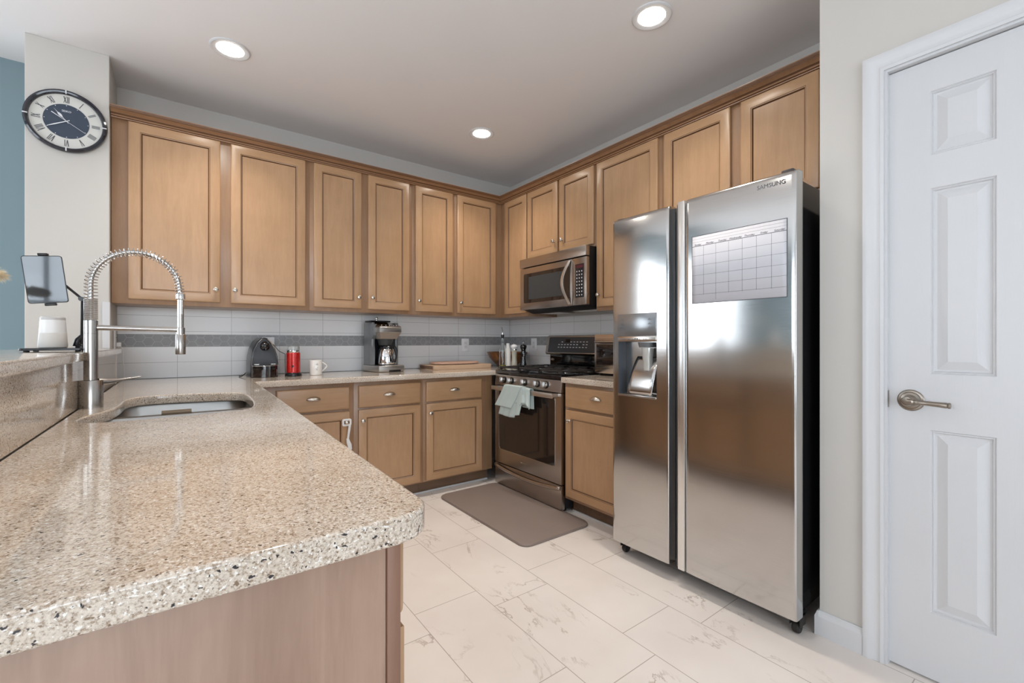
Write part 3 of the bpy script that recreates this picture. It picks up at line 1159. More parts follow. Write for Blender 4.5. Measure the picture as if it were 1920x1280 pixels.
# rows start 0.098 high; the texture rows are 0.1 from the local origin
obj('tile_panel', MB().box((u0, WY1 - 0.009, 0.9155), (u1, WY1 - 0.001, 1.1165)), tile_mat('grey_wall_tile_back', 'X', -0.285 + 0.3), t, smooth=False)
obj('tile_panel', MB().box((u0, WY1 - 0.009, 1.1965), (u1, WY1 - 0.001, 1.3655)), tile_mat('grey_wall_tile_back_upper', 'X', -0.285 + 0.3), t, smooth=False).location.z = 0.0
mb = MB().box((u0, WY1 - 0.0085, 1.117), (u1, WY1 - 0.001, 1.196), mi=1)
hexes(mb, u0, u1, 1.117, 1.196, lambda u, z: (u, WY1 - 0.0092, z))
obj('hexagon_band', mb, [M['hex'], M['hexgrout']], t, smooth=False, label='dark grey hexagon mosaic band')
t = thing('tile_backsplash', 'pale grey tile backsplash with a hexagon band behind the range on the right wall', 'backsplash', (WX1, 0, 0.916))
v0, v1 = 1.64, WY1 - 0.0095
obj('tile_panel', MB().box((WX1 - 0.009, v0, 0.9155), (WX1 - 0.001, v1, 1.1165)), tile_mat('grey_wall_tile_right', 'Y', -0.02), t, smooth=False)
obj('tile_panel', MB().box((WX1 - 0.009, v0, 1.1965), (WX1 - 0.001, v1, 1.3655)), tile_mat('grey_wall_tile_right_upper', 'Y', -0.02), t, smooth=False)
mb = MB().box((WX1 - 0.0085, v0, 1.117), (WX1 - 0.001, v1, 1.196), mi=1)
hexes(mb, v0, v1, 1.117, 1.196, lambda u, z: (WX1 - 0.0092, u, z))
obj('hexagon_band', mb, [M['hex'], M['hexgrout']], t, smooth=False, label='dark grey hexagon mosaic band')


# outlets
def outlet(label, F, u, z, w_=0.080, h=0.122, kind='outlet', group='white wall plates'):
    t = thing('wall_outlet', label, 'outlet', F.P(u, 0, z - h / 2), 0, group)
    mb = MB()
    F.box(mb, u - w_ / 2, u + w_ / 2, 0.0, 0.006, z - h / 2, z + h / 2, 0.003)
    obj('cover_plate', mb, M['plate'], t)
    mb = MB()
    F.box(mb, u - 0.017, u + 0.017, 0.0062, 0.009, z - 0.034, z + 0.034, 0.0015)
    obj('socket', mb, M['white'], t)
    for dz in (-0.018, 0.018):
        for du in (-0.006, 0.006):
            mb = MB()
            F.box(mb, u + du - 0.001, u + du + 0.001, 0.0091, 0.0096, z + dz - 0.004, z + dz + 0.004)
            obj('slot', mb, M['print'], t)
    return t


FT = Face('back', WY1 - 0.0095)
FTR = Face('right', WX1 - 0.0095)
outlet('white wall outlet above the cutting boards on the back wall tile', FT, 2.157, 1.117)
outlet('white wall outlet right of the corner, above the pepper mill', FTR, 3.249, 1.120)
outlet('white wall outlet half hidden behind the black pod coffee machine', FT, 0.510, 1.120)
tp = outlet('white wall outlet on the side of the pillar, edge-on above the bar end', Face('left', -0.3115), 3.50, 1.155, group='white wall plates')
mb = MB().box((-0.302, 3.49, 1.118), (-0.280, 3.515, 1.145), 0.004)
mb.tube([(-0.285, 3.502, 1.125), (-0.270, 3.502, 1.10), (-0.275, 3.50, 1.05), (-0.27, 3.52, 0.99), (-0.272, 3.53, 0.92)], 0.0025, 8)
tag(origin(obj('power_cord', mb, M['white']), (-0.27, 3.53, 0.915)), 'white plug and cord in the outlet on the pillar side', 'cord')

# ---------------------------------------------------------------- refrigerator
t = thing('refrigerator', 'large stainless side-by-side refrigerator with a water dispenser', 'refrigerator', (2.27, 1.17, 0))
BX = 1.955
obj('cabinet_body', MB().box((BX, 0.728, 0.085), (2.655, 1.606, 1.785), 0.004), M['gloss_black'], t, label='glossy black refrigerator sides')
mb = MB().box((BX - 0.012, 0.735, 0.09), (BX - 0.001, 1.60, 1.78))
obj('door_gasket', mb, M['matte_black'], t)


def fridge_door(y0, y1, z0, z1, hole=None, name='door'):
    """front skin slightly crowned across its width, its top rolled back"""
    X = 1.880
    D = 0.062
    import_ys = sorted(set([y0 + (y1 - y0) * k / 24 for k in range(25)] + [y0 + d for d in (0.001, 0.003, 0.007)] + [y1 - d for d in (0.001, 0.003, 0.007)] + (list(hole[:2]) if hole else [])))
    zs = sorted(set([z0 + (z1 - z0) * k / 12 for k in range(13)] + [z0 + d for d in (0.001, 0.004)] + [z1 - d for d in (0.001, 0.004, 0.009, 0.015, 0.022)] + (list(hole[2:]) if hole else [])))

    def fx_(y, z):
        a = (2 * (y - y0) / (y1 - y0) - 1)
        x = X + 0.004 * a * a
        for dd, rr in ((min(y - y0, y1 - y), 0.007), (z - z0, 0.004)):
            if dd < rr:
                x += rr - math.sqrt(max(0, rr * rr - (rr - dd) ** 2))
        dd = z1 - z
        if dd < 0.022:
            x += 0.022 - math.sqrt(max(0, 0.022 ** 2 - (0.022 - dd) ** 2))
        return (x, y, z)
    mb = MB()
    sk = (lambda y, z: hole[0] < y < hole[1] and hole[2] < z < hole[3]) if hole else None
    mb.grid(fx_, import_ys, zs, skip=sk)
    Xb = X + D
    # side skins
    for y in (y0, y1):
        mb.grid(lambda a, z: (fx_(y, z)[0] + (Xb - fx_(y, z)[0]) * a, y, z), [0, 1], zs)
    for z in (z0, z1):
        mb.grid(lambda a, y: (fx_(y, z)[0] + (Xb - fx_(y, z)[0]) * a, y, z), [0, 1], import_ys)
    mb.quad([(Xb, y0, z0), (Xb, y1, z0), (Xb, y1, z1), (Xb, y0, z1)])
    return mb, fx_


hole = (1.336, 1.575, 0.872, 1.176)
mb, fz = fridge_door(1.270, 1.616, 0.078, 1.805, hole)
fd = obj('freezer_door', mb, M['steel'], t, fixn=True)
mb, rf = fridge_door(0.716, 1.182, 0.078, 1.812)
rd = obj('refrigerator_door', mb, M['steel'], t, fixn=True)
# bright handle edge strip and recessed grip
obj('handle_strip', MB().box((1.878, 1.1835, 0.080), (1.940, 1.219, 1.806), 0.004), mat('bright_satin_steel', (0.80, 0.80, 0.79), 0.30, 1.0), rd, label='pale satin vertical handle strip')
obj('grip_recess', MB().prism([(1.942, 1.2195), (1.915, 1.2195), (1.900, 1.236), (1.925, 1.246), (1.934, 1.2545), (1.942, 1.2685)], 'z', 0.080, 1.800), mat('grey_grip', (0.20, 0.205, 0.215), 0.35, 0.8), rd, label='dark grey recessed grip')
obj('grip_slot', MB().box((1.9425, 1.183, 0.080), (1.9435, 1.2695, 1.80)), M['matte_black'], fd)
# dispenser
X = 1.880
dp = obj('dispenser_panel', MB().box((X - 0.0035, 1.3365, 1.177), (X + 0.006, 1.5745, 1.2935), 0.0015), M['disp_panel'], fd, label='silver control panel')
for k in range(3):
    for yy, w_ in ((1.545, 0.020), (1.375, 0.018)):
        for z_, q_ in ((1.215, w_ / 2), (1.221, w_ / 4)):
            obj('printed_mark', MB().box((X - 0.0042, yy - q_, z_ + k * 0.022), (X - 0.0036, yy + q_, z_ + 0.0025 + k * 0.022)), M['print'], dp)
dst = obj('dispenser_strip', MB().box((X - 0.0035, 1.3365, 1.150), (X + 0.006, 1.5745, 1.1765), 0.001), M['bronze_light'], fd)
mb = MB()
for k, yy in enumerate((1.50, 1.475, 1.462, 1.449, 1.436, 1.41, 1.395)):
    mb = MB().box((X - 0.0042, yy - 0.005, 1.160), (X - 0.0036, yy + 0.004, 1.167 if k in (2, 3) else 1.163))
    obj('printed_mark', mb, M['print'], dst)
# cavity
mb = MB()
y0_, y1_, z0_, z1_ = hole
Xd = X + 0.075
mb.quad([(X + 0.002, y0_, z0_), (Xd, y0_, z0_), (Xd, y0_, z1_), (X + 0.002, y0_, z1_)])
mb.quad([(X + 0.002, y1_, z0_), (Xd, y1_, z0_), (Xd, y1_, z1_), (X + 0.002, y1_, z1_)])
mb.quad([(Xd, y0_, z0_), (Xd, y1_, z0_), (Xd, y1_, z1_), (Xd, y0_, z1_)])
mb.quad([(X + 0.002, y0_, z1_), (X + 0.002, y1_, z1_), (Xd, y1_, z1_), (Xd, y0_, z1_)])
cav = obj('dispenser_cavity', mb, mat('slate_plastic', (0.075, 0.085, 0.10), 0.4), fd, smooth=False, label='dark slate dispenser recess')
mb = MB()
mb.grid(lambda u, v: (X + 0.004 + 0.066 * v ** 2.2 if v < 1 else Xd - 0.004, 1.345 + 0.150 * u + 0.02 * (1 - v), z0_ + 0.006 + 0.20 * v), [k / 8 for k in range(9)], [k / 10 for k in range(11)])
o = obj('splash_guide', mb, M['steel'], cav, label='sloping steel splash guide')
o.modifiers.new('s', 'SOLIDIFY').thickness = 0.004
obj('drip_ledge', MB().box((X - 0.004, y0_ + 0.001, z0_ - 0.008), (X + 0.07, y1_ - 0.001, z0_ + 0.003), 0.002), M['steelz'], cav)
obj('nozzle', MB().lathe([(0, 0), (0.040, 0), (0.046, 0.022), (0.046, 0.026), (0, 0.026)], (X + 0.040, 1.420, 1.120), 24), mat('grey_nozzle', (0.14, 0.145, 0.15), 0.3), cav)
mb = MB().lathe([(0.018, 0), (0.025, 0.0), (0.030, 0.055), (0.030, 0.062), (0.022, 0.062), (0.018, 0)], (X + 0.034, 1.412, 1.055), 20, cap=False)
mb.lathe([(0.016, 0), (0.021, 0.0), (0.025, 0.055), (0.019, 0.055), (0.016, 0)], (X + 0.036, 1.412, 1.002), 20, cap=False)
obj('dispenser_paddle', mb, mat('cloudy_plastic', (0.60, 0.60, 0.57), 0.15, 0.3), cav)
# top hinge covers, feet
for y in (0.735, 1.56):
    obj('hinge_cover', MB().box((1.905, y, 1.7855), (1.99, y + 0.045, 1.812 if y > 1 else 1.825), 0.006), mat('dark_hinge', (0.06, 0.05, 0.05), 0.4), t)
for y in (0.742, 1.585):
    mb = MB().lathe([(0, -0.013), (0.020, -0.013), (0.024, -0.008), (0.024, 0.008), (0.020, 0.013), (0, 0.013)], M4=Matrix.Translation((1.958, y, 0.0245)) @ Matrix.Rotation(PI / 2, 4, 'X'), seg=24)
    mb.box((1.935, y - 0.020, 0.034), (1.985, y - 0.0165, 0.084)).box((1.935, y + 0.0165, 0.034), (1.985, y + 0.020, 0.084)).box((1.93, y - 0.02, 0.07), (2.0, y + 0.02, 0.0845), 0.002)
    obj('caster', mb, M['rubber'], t)
for y in (0.76, 1.57):
    obj('caster', MB().lathe([(0, -0.013), (0.040, -0.013), (0.042, 0.0), (0.040, 0.013), (0, 0.013)], M4=Matrix.Translation((2.58, y, 0.0425)) @ Matrix.Rotation(PI / 2, 4, 'X'), seg=24), M['rubber'], t)
text('brand_lettering', 'SAMSUNG', 0.0235, frame_m((rf(0.806, 1.77)[0] - 0.0006, 0.806, 1.771), (0, -1, 0), (0, 0, 1)), M['print'], rd, shear=0)

# calendar sheet on the refrigerator
t = thing('magnetic_calendar', 'white weekly grid calendar sheet stuck on the refrigerator door', 'calendar', (1.878, 0.947, 1.322))
cy0, cy1, cz0, cz1 = 0.747, 1.147, 1.322, 1.628
xs_ = lambda y: rf(min(max(y, 0.75), 1.15), 1.4)[0] - 0.0010
sheet = MB().grid(lambda y, z: (xs_(y), y, z), [cy0 + (cy1 - cy0) * k / 20 for k in range(21)], [cz0, cz1])
so = obj('sheet', sheet, mat('white_film', (0.58, 0.58, 0.62), 0.6), t)
md = so.modifiers.new('s', 'SOLIDIFY')
md.thickness = 0.0005
md.offset = 1.0
mb = MB()
xf = lambda y: xs_(y) - 0.0004


def hline(z, th, a=cy0, b_=cy1):
    mb.grid(lambda y, s_: (xf(y), y, z + s_), [a + (b_ - a) * k / 16 for k in range(17)], [-th / 2, th / 2])


def vline(y, th, a=cz0, b_=cz1):
    mb.quad([(xf(y), y - th / 2, a), (xf(y), y + th / 2, a), (xf(y), y + th / 2, b_), (xf(y), y - th / 2, b_)])


hline(cz1 - 0.001, 0.0025)
hline(cz0 + 0.001, 0.0025)
vline(cy0 + 0.001, 0.0025)
vline(cy1 - 0.001, 0.0025)
hline(1.581, 0.0022)
cw = (cy1 - cy0) / 7
for k in range(1, 7):
    vline(cy1 - k * cw, 0.0009, 1.36 if k != 2 else 1.335, 1.581)
for k in range(1, 6):
    hline(1.581 - k * 0.0437, 0.0009)
hline(1.600, 0.0006)
hline(1.613, 0.0006)
obj('grid_lines', mb, M['print'], t, smooth=False)
for k, dn in enumerate(('Sunday', 'Monday', 'Tuesday', 'Wednesday', 'Thursday', 'Friday', 'Saturday')):
    y = cy1 - (k + 0.5) * cw
    text('day_name', dn, 0.0112, frame_m((xf(y) - 0.0002, y, 1.5875), (0, -1, 0), (0, 0, 1)), M['print'], t, shear=0.3)

# ---------------------------------------------------------------- range
t = thing('gas_range', 'bronze-toned stainless gas range with five knobs and an oven door', 'stove', (2.36, 2.575, 0))
ry0, ry1 = 2.190, 2.968
obj('range_body', MB().box((2.072, ry0 + 0.004, 0.022), (2.672, ry1 - 0.004, 0.885), 0.003), M['matte_black'], t)
# control panel, leaning back a little
mb = MB().prism([(2.071, 0.892), (2.046, 0.888), (2.036, 0.806), (2.071, 0.804)], 'y', ry0, ry1, bev=0.001)
cp = obj('control_panel', mb, M['bronze'], t)
for y in (2.850, 2.752, 2.585, 2.440, 2.345):
    T = frame_m((2.0405, y, 0.849), (0, -1, 0), (0.12, 0, 1))
    mb = MB().lathe([(0, 0), (0.026, 0), (0.026, 0.004), (0.022, 0.005)], seg=28, M4=T)
    kb = obj('control_knob', mb, M['black'], cp)
    mb = MB().lathe([(0.0, 0.004), (0.020, 0.004), (0.0215, 0.008), (0.0205, 0.028), (0.019, 0.031), (0, 0.031)], seg=28, M4=T)
    mb.box((-0.0045, -0.020, 0.031), (0.0045, 0.020, 0.042), 0.002, M4=T)
    obj('knob_cap', mb, mat('knob_silver', (0.66, 0.65, 0.64), 0.25, 1.0) if 'knob_silver' not in bpy.data.materials else bpy.data.materials['knob_silver'], kb)
# cooktop
mb = MB().box((2.040, ry0, 0.893), (2.672, ry1, 0.922), 0.006)
obj('cooktop', mb, M['gloss_black'], t)
mb = MB().box((2.062, ry0 + 0.012, 0.9225), (2.600, ry1 - 0.012, 0.926), 0.001)
obj('cooktop_pan', mb, M['gloss_black'], t)
for i in range(3):
    a = ry0 + 0.018 + i * 0.248
    b_ = a + 0.243
    x0_, x1_ = 2.072, 2.592
    mb = MB()
    zt, zb = 0.951, 0.939
    for yy in (a, b_ - 0.010):
        mb.box((x0_, yy, zb), (x1_, yy + 0.010, zt), 0.002)
    for xx in (x0_, (x0_ + x1_) / 2 - 0.005, x1_ - 0.010):
        mb.box((xx, a, zb), (xx + 0.010, b_, zt), 0.002)
    ym = (a + b_) / 2
    for xc in (x0_ + 0.13, x1_ - 0.13):
        mb.box((xc - 0.12, ym - 0.005, zb + 0.001), (xc - 0.035, ym + 0.005, zt + 0.002), 0.002)
        mb.box((xc + 0.035, ym - 0.005, zb + 0.001), (xc + 0.12, ym + 0.005, zt + 0.002), 0.002)
        mb.box((xc - 0.005, a + 0.005, zb + 0.001), (xc + 0.005, ym - 0.035, zt + 0.002), 0.002)
        mb.box((xc - 0.005, ym + 0.035, zb + 0.001), (xc + 0.005, b_ - 0.005, zt + 0.002), 0.002)
    for xx in (x0_, x1_ - 0.014):
        for yy in (a, b_ - 0.014):
            mb.box((xx, yy, 0.9262), (xx + 0.014, yy + 0.014, zb + 0.002), 0.002)
    obj('burner_grate', mb, M['iron'], t)
    for xc in (x0_ + 0.13, x1_ - 0.13):
        mb = MB().lathe([(0, 0), (0.044, 0), (0.044, 0.006), (0.034, 0.008), (0.033, 0.013), (0, 0.014)], (xc, ym, 0.9262), 28)
        obj('burner', mb, mat('burner_metal', (0.25, 0.24, 0.23), 0.3, 0.8) if 'burner_metal' not in bpy.data.materials else bpy.data.materials['burner_metal'], t)
# backguard: dark lower part, slanted panel above
bgy0, bgy1 = 2.195, 3.000
obj('backguard', MB().box((2.626, ry0 + 0.005, 0.9225), (2.672, ry1 - 0.005, 1.05), 0.002), M['gloss_black'], t)
mb = MB().prism([(2.672, 1.205), (2.645, 1.205), (2.628, 1.194), (2.600, 1.050), (2.612, 1.037), (2.672, 1.037)], 'y', ry0, bgy1, bev=0.003)
bg = obj('backguard_housing', mb, M['bronze'], t)
T = frame_m((2.614, 0, 1.122), (0, -1, 0), (0.19, 0, 1))
mb = MB().prism(rrect(-2.967, -0.066, -2.225, 0.066, 0.012), 'z', -0.002, 0.0018, M4=T)
dsp = obj('display_panel', mb, mat('grey_glass_panel', (0.055, 0.058, 0.062), 0.15), bg)
mb = MB().box((-2.76, 0.018, 0.0019), (-2.705, 0.048, 0.0022), M4=T)
obj('clock_display', mb, M['gloss_black'], dsp)
mb = MB()
for r_ in range(3):
    for k in range(10):
        if random.random() < 0.85:
            x = -2.835 + k * 0.036 + (0.003 if r_ else 0)
            if r_ == 2 and -2.765 < x < -2.70:
                continue
            mb.box((x - 0.010, -0.024 + r_ * 0.023, 0.0019), (x + 0.009, -0.019 + r_ * 0.023, 0.0022), M4=T)
obj('panel_marks', mb, M['white_print'], dsp)
mb = MB().lathe([(0, 0), (0.019, 0), (0.019, 0.003), (0, 0.003)], M4=frame_m((2.6225, 2.925, 0.995), (0, -1, 0), (0, 0, 1)) @ Matrix.Diagonal((1.25, 0.55, 1, 1)))
obj('oval_badge', mb, M['nickel'], t)
# oven door
mb = MB()
dz0, dz1 = 0.190, 0.800
wy0, wy1, wz0, wz1 = 2.256, 2.908, 0.305, 0.772
for a, b_, c_, d_ in ((ry0, ry1, dz0, wz0), (ry0, ry1, wz1, dz1), (ry0, wy0, wz0, wz1), (wy1, ry1, wz0, wz1)):
    mb.box((2.040, a, c_), (2.070, b_, d_))
od = obj('oven_door', mb, M['bronze'], t, smooth=False)
obj('oven_window', MB().prism(rrect(wy0 - 0.003, wz0 - 0.003, wy1 + 0.003, wz1 + 0.003, 0.025), 'x', 2.0385, 2.050), M['smoked'], od)
mb = MB()
rr = rrect(wy0 - 0.004, wz0 - 0.004, wy1 + 0.004, wz1 + 0.004, 0.026)
mb.tube([(2.0385, y, z) for y, z in rr], 0.0018, 6, close=True)
obj('window_trim', mb, M['nickel'], od)
mb = MB().box((1.976, 2.215, 0.771), (1.990, 2.935, 0.803), 0.003)
for y in (2.235, 2.915):
    mb.box((1.985, y - 0.012, 0.776), (2.042, y + 0.012, 0.798), 0.003)
obj('handle', mb, mat('pale_satin_metal', (0.66, 0.62, 0.58), 0.35, 1.0), od)
text('brand_lettering', 'Whirlpool', 0.020, frame_m((2.0395, 2.60, 0.245), (0, -1, 0), (0, 0, 1)), M['nickel'], od, shear=0.2)
# bottom drawer with a bowed grip along its top
mb = MB().box((2.040, ry0, 0.022), (2.071, ry1, 0.183), 0.002)
dr = obj('storage_drawer', mb, M['bronze'], t)
mb = MB()
mb.grid(lambda y, s_: (2.034 - 0.003 * math.sin(PI * (s_ + 0.5)), y, 0.168 - 0.030 * math.sin(PI * (y - ry0) / (ry1 - ry0)) + s_ * 0.022 - 0.002), [ry0 + 0.01 + (ry1 - ry0 - 0.02) * k / 24 for k in range(25)], [-0.5 + k / 6 for k in range(7)])
o = obj('drawer_grip', mb, M['bronze_light'], dr)
o.modifiers.new('s', 'SOLIDIFY').thickness = 0.006
for x in (2.10, 2.62):
    for y in (2.23, 2.93):
        obj('foot', MB().lathe([(0, 0), (0.016, 0), (0.016, 0.008), (0.008, 0.010), (0.008, 0.024), (0, 0.024)], (x, y, 0), 16), M['rubber'], t)

# towel over the oven handle: three hanging layers
def towel_sheet(mb, ya, yb, zbot_f, off, back, skew=0.0, amp=0.003, fr=30):
    def F(u, v):
        # v 0: front hem, up over the bar, then down behind
        y = ya + (yb - ya) * u
        top = 0.8075 + off
        zb = zbot_f(u)
        Lf = top - zb
        s_ = v * (Lf + 0.03 + back)
        w_ = amp * math.sin(fr * y + 2.0 * off * 100)
        if s_ < Lf:
            z = zb + s_
            k = 1 - s_ / Lf
            return (1.9725 - off - abs(w_) * k * 1.5 - 0.010 * k * k, y + skew * k + w_ * k, z)
        if s_ < Lf + 0.03:
            a = PI * (s_ - Lf) / 0.03
            return (1.9725 - off + (0.0105 + off) * (1 - math.cos(a)), y, top + 0.006 * math.sin(a))
        d = s_ - Lf - 0.03
        return (1.9935 + off + w_ * 0.4, y + skew * d * 2, top - d)
    mb.grid(F, [k / 26 for k in range(27)], [k / 34 for k in range(35)])


t = thing('dish_towel', 'pale aqua dish towel folded over the oven door handle', 'towel', (1.975, 2.65, 0.60))
specs = [(2.735, 2.528, lambda u: 0.662 - 0.004 * u, 0.0125, 0.05, 0.105, 0.002, 40),
         (2.735, 2.490, lambda u: 0.602 - 0.010 * math.sin(PI * u) + 0.018 * (u > 0.8), 0.0085, 0.10, 0.05, 0.004, 46),
         (2.560, 2.436, lambda u: 0.690 + 0.02 * math.sin(4 * u), 0.0048, 0.14, -0.022, 0.006, 70),
         (2.725, 2.450, lambda u: 0.700, 0.0015, 0.13, -0.02, 0.003, 50)]
for i, (a, b_, f_, off, back, sk, am, fr_) in enumerate(specs):
    mb = MB()
    towel_sheet(mb, a, b_, f_, off, back, sk, am, fr_)
    o = obj('towel_fold', mb, M['towel'], t)
    md = o.modifiers.new('s', 'SOLIDIFY')
    md.thickness = 0.003
    md.offset = 0

# ---------------------------------------------------------------- microwave
t = thing('microwave', 'over-the-range bronze stainless microwave with a curved handle', 'microwave', (2.47, 2.556, 1.40))
my0, my1 = 2.180, 2.934
obj('microwave_body', MB().prism([(2.302, 1.824), (2.684, 1.824), (2.684, 1.400), (2.40, 1.385), (2.302, 1.412)], 'y', my0 + 0.003, my1 - 0.003, bev=0.002), M['matte_black'], t)
obj('vent_grille', MB().box((2.262, my0, 1.752), (2.302, my1, 1.824), 0.003), M['bronze'], t)
text('brand_lettering', 'Whirlpool', 0.017, frame_m((2.2614, 2.555, 1.785), (0, -1, 0), (0, 0, 1)), M['nickel'], t, shear=0.2)
md_ = obj('microwave_door', MB().box((2.268, 2.320, 1.410), (2.302, my1, 1.746), 0.003), M['bronze'], t)
obj('door_window', MB().prism(rrect(2.345, 1.462, 2.885, 1.700, 0.015), 'x', 2.2665, 2.270), M['smoked'], md_)
mb = MB().box((2.2658, 2.420, 1.490), (2.2664, 2.820, 1.672))
obj('inner_mesh', mb, mat('grey_window_mesh', (0.045, 0.05, 0.052), 0.2), md_)
cpn = obj('control_panel', MB().box((2.268, my0, 1.410), (2.302, 2.318, 1.746), 0.003), M['bronze'], t)
obj('keypad', MB().box((2.2664, 2.204, 1.462), (2.270, 2.289, 1.700), 0.001), M['black'], cpn)
mb = MB()
for r_ in range(8):
    for k in range(3):
        mb.box((2.2658, 2.220 + k * 0.024, 1.475 + r_ * 0.024), (2.2663, 2.228 + k * 0.024, 1.484 + r_ * 0.024))
obj('key_marks', mb, M['white_print'], cpn)
obj('microwave_display', MB().box((2.2657, 2.212, 1.672), (2.2663, 2.281, 1.692)), mat('dim_red_display', (0.10, 0.02, 0.03), 0.3), cpn)
pts = [(2.262 - 0.045 * math.sin(PI * k / 14), 2.345 + 0.035 * math.sin(PI * k / 14) - 0.004, 1.418 + 0.318 * k / 14) for k in range(15)]
mb = MB()
R0 = []
for p in pts:
    R0.append([mb.bm.verts.new((p[0] + dx, p[1] + dy, p[2])) for dx, dy in ((-0.004, -0.011), (-0.006, 0), (-0.004, 0.011), (0.004, 0.011), (0.004, -0.011))])
for A, B in zip(R0, R0[1:]):
    for k in range(5):
        mb.bm.faces.new((A[k], A[(k + 1) % 5], B[(k + 1) % 5], B[k]))
mb.bm.faces.new(R0[0])
mb.bm.faces.new(R0[-1])
obj('handle', mb, mat('microwave_handle_metal', (0.70, 0.68, 0.65), 0.3, 1.0), md_, fixn=True)
mb = MB()
for y in (2.36, 2.75):
    mb.prism([(y - 0.11, 2.42), (y + 0.11, 2.42), (y + 0.11, 2.60), (y - 0.11, 2.60)][::1] and [(2.43, y - 0.12), (2.60, y - 0.12), (2.60, y + 0.12), (2.43, y + 0.12)], 'z', 1.383, 1.389)
obj('grease_filter', mb, M['nickel'], t)

# ---------------------------------------------------------------- toaster oven
t = thing('toaster_oven', 'bronze steel toaster oven on the small worktop, half hidden by the refrigerator', 'toaster oven', (2.48, 1.94, 0.914))
ty0, ty1, tz0, tz1 = 1.735, 2.166, 0.930, 1.200
obj('oven_housing', MB().box((2.345, ty0, tz0), (2.640, ty1, tz1), 0.008), mat('toaster_shell', (0.36, 0.31, 0.27), 0.3, 0.9), t)
obj('front_frame', MB().box((2.333, ty0 + 0.001, tz0 + 0.001), (2.3445, ty1 - 0.001, tz1 - 0.001), 0.003), M['bronze_light'], t)
dd = obj('oven_door', MB().box((2.322, 1.835, 0.975), (2.3328, 2.150, 1.170), 0.003), M['bronze'], t)
obj('door_glass', MB().box((2.3195, 1.855, 0.990), (2.324, 2.136, 1.130), 0.001), M['smoked'], dd)
mb = MB().tube([(2.323, 2.128, 1.148), (2.300, 2.128, 1.148), (2.296, 2.120, 1.148), (2.296, 1.86, 1.148), (2.323, 1.855, 1.148)], 0.008, 12)
obj('handle', mb, M['bronze_light'], dd)
for k in range(3):
    obj('control_knob', MB().lathe([(0, 0), (0.018, 0), (0.016, 0.014), (0, 0.015)], M4=frame_m((2.3325, 1.785, 1.00 + k * 0.065), (0, -1, 0), (0, 0, 1))), M['nickel'], t)
for x in (2.37, 2.62):
    for y in (1.76, 2.14):
        obj('foot', MB().lathe([(0, 0), (0.010, 0), (0.012, 0.016), (0, 0.016)], (x, y, 0.9145), 12), M['rubber'], t)

# ---------------------------------------------------------------- ceiling lights
for i, (x, y, lb) in enumerate(((0.215, 2.816, 'round recessed ceiling light above the sink, nearest the clock'),
                                (1.820, 1.320, 'round recessed ceiling light nearest the refrigerator, largest in view'),
                                (1.819, 2.828, 'round recessed ceiling light towards the room corner by the range'),
                                (0.215, 1.320, 'round recessed ceiling light above the near half of the peninsula'))):
    t = thing('recessed_light', lb, 'ceiling light', (x, y, CZ), 0, 'recessed ceiling lights')
    mb = MB().lathe([(0.095, 0.0), (0.094, -0.004), (0.088, -0.007), (0.080, -0.006), (0.064, -0.0035), (0.064, 0.0)], (0, 0, 0), 48, cap=False)
    obj('trim_ring', mb, M['trim'], t, world=False)
    mb = MB().lathe([(0, -0.006), (0.055, -0.0055), (0.0635, -0.003)], (0, 0, 0), 48, cap=False)
    obj('diffuser', mb, M['lamp'], t, world=False)
    ld = bpy.data.lights.new('recessed_lamp', 'AREA')
    ld.shape = 'DISK'
    ld.size = 0.12
    ld.energy = 5.0
    ld.spread = math.radians(105)
    ld.color = (1.0, 0.92, 0.83)
    lo = bpy.data.objects.new('recessed_lamp', ld)
    COL.objects.link(lo)
    lo.parent = t
    lo.location = (0, 0, -0.012)

# ---------------------------------------------------------------- wall clock
ccx, ccz, cyf = -0.478, 2.302, 3.28
t = thing('wall_clock', 'round black-rimmed wall clock with roman numerals and a dark blue centre', 'clock', (ccx, cyf, ccz))
T = frame_m((ccx, cyf - 0.0005, ccz), (1, 0, 0), (0, 0, 1))
obj('rim', MB().lathe([(0.120, 0), (0.150, 0), (0.159, 0.006), (0.161, 0.014), (0.158, 0.024), (0.150, 0.028), (0.143, 0.026), (0.139, 0.018), (0.139, 0.010)], seg=72, M4=T, cap=False), mat('black_lacquer', (0.010, 0.010, 0.018), 0.12, coat=0.5), t)
obj('back_plate', MB().lathe([(0, 0), (0.142, 0), (0.142, 0.010), (0, 0.010)], seg=64, M4=T), M['black'], t)
obj('dial', MB().lathe([(0, 0.0101), (0.1385, 0.0101), (0.1385, 0.0115), (0, 0.0115)], seg=64, M4=T), mat('dial_white', (0.62, 0.61, 0.57), 0.4), t)
obj('dial_centre', MB().lathe([(0, 0.0116), (0.088, 0.0116), (0.088, 0.0126), (0, 0.0126)], seg=64, M4=T), mat('dial_navy', (0.040, 0.055, 0.085), 0.35), t)
mb = MB()
for k in range(12):
    a = PI / 2 - k * PI / 6
    mb.lathe([(0, 0.0127), (0.0018, 0.0127), (0.0018, 0.0134), (0, 0.0134)], (0.0825 * math.cos(a), 0.0825 * math.sin(a), 0), 10, M4=T)
for k in range(4):
    a = k * PI / 2
    R = T @ Matrix.Rotation(a, 4, 'Z')
    mb.box((0.139, -0.0025, 0.0235), (0.158, 0.0025, 0.0295), 0.001, M4=R)
obj('markers', mb, M['white_print'], t)
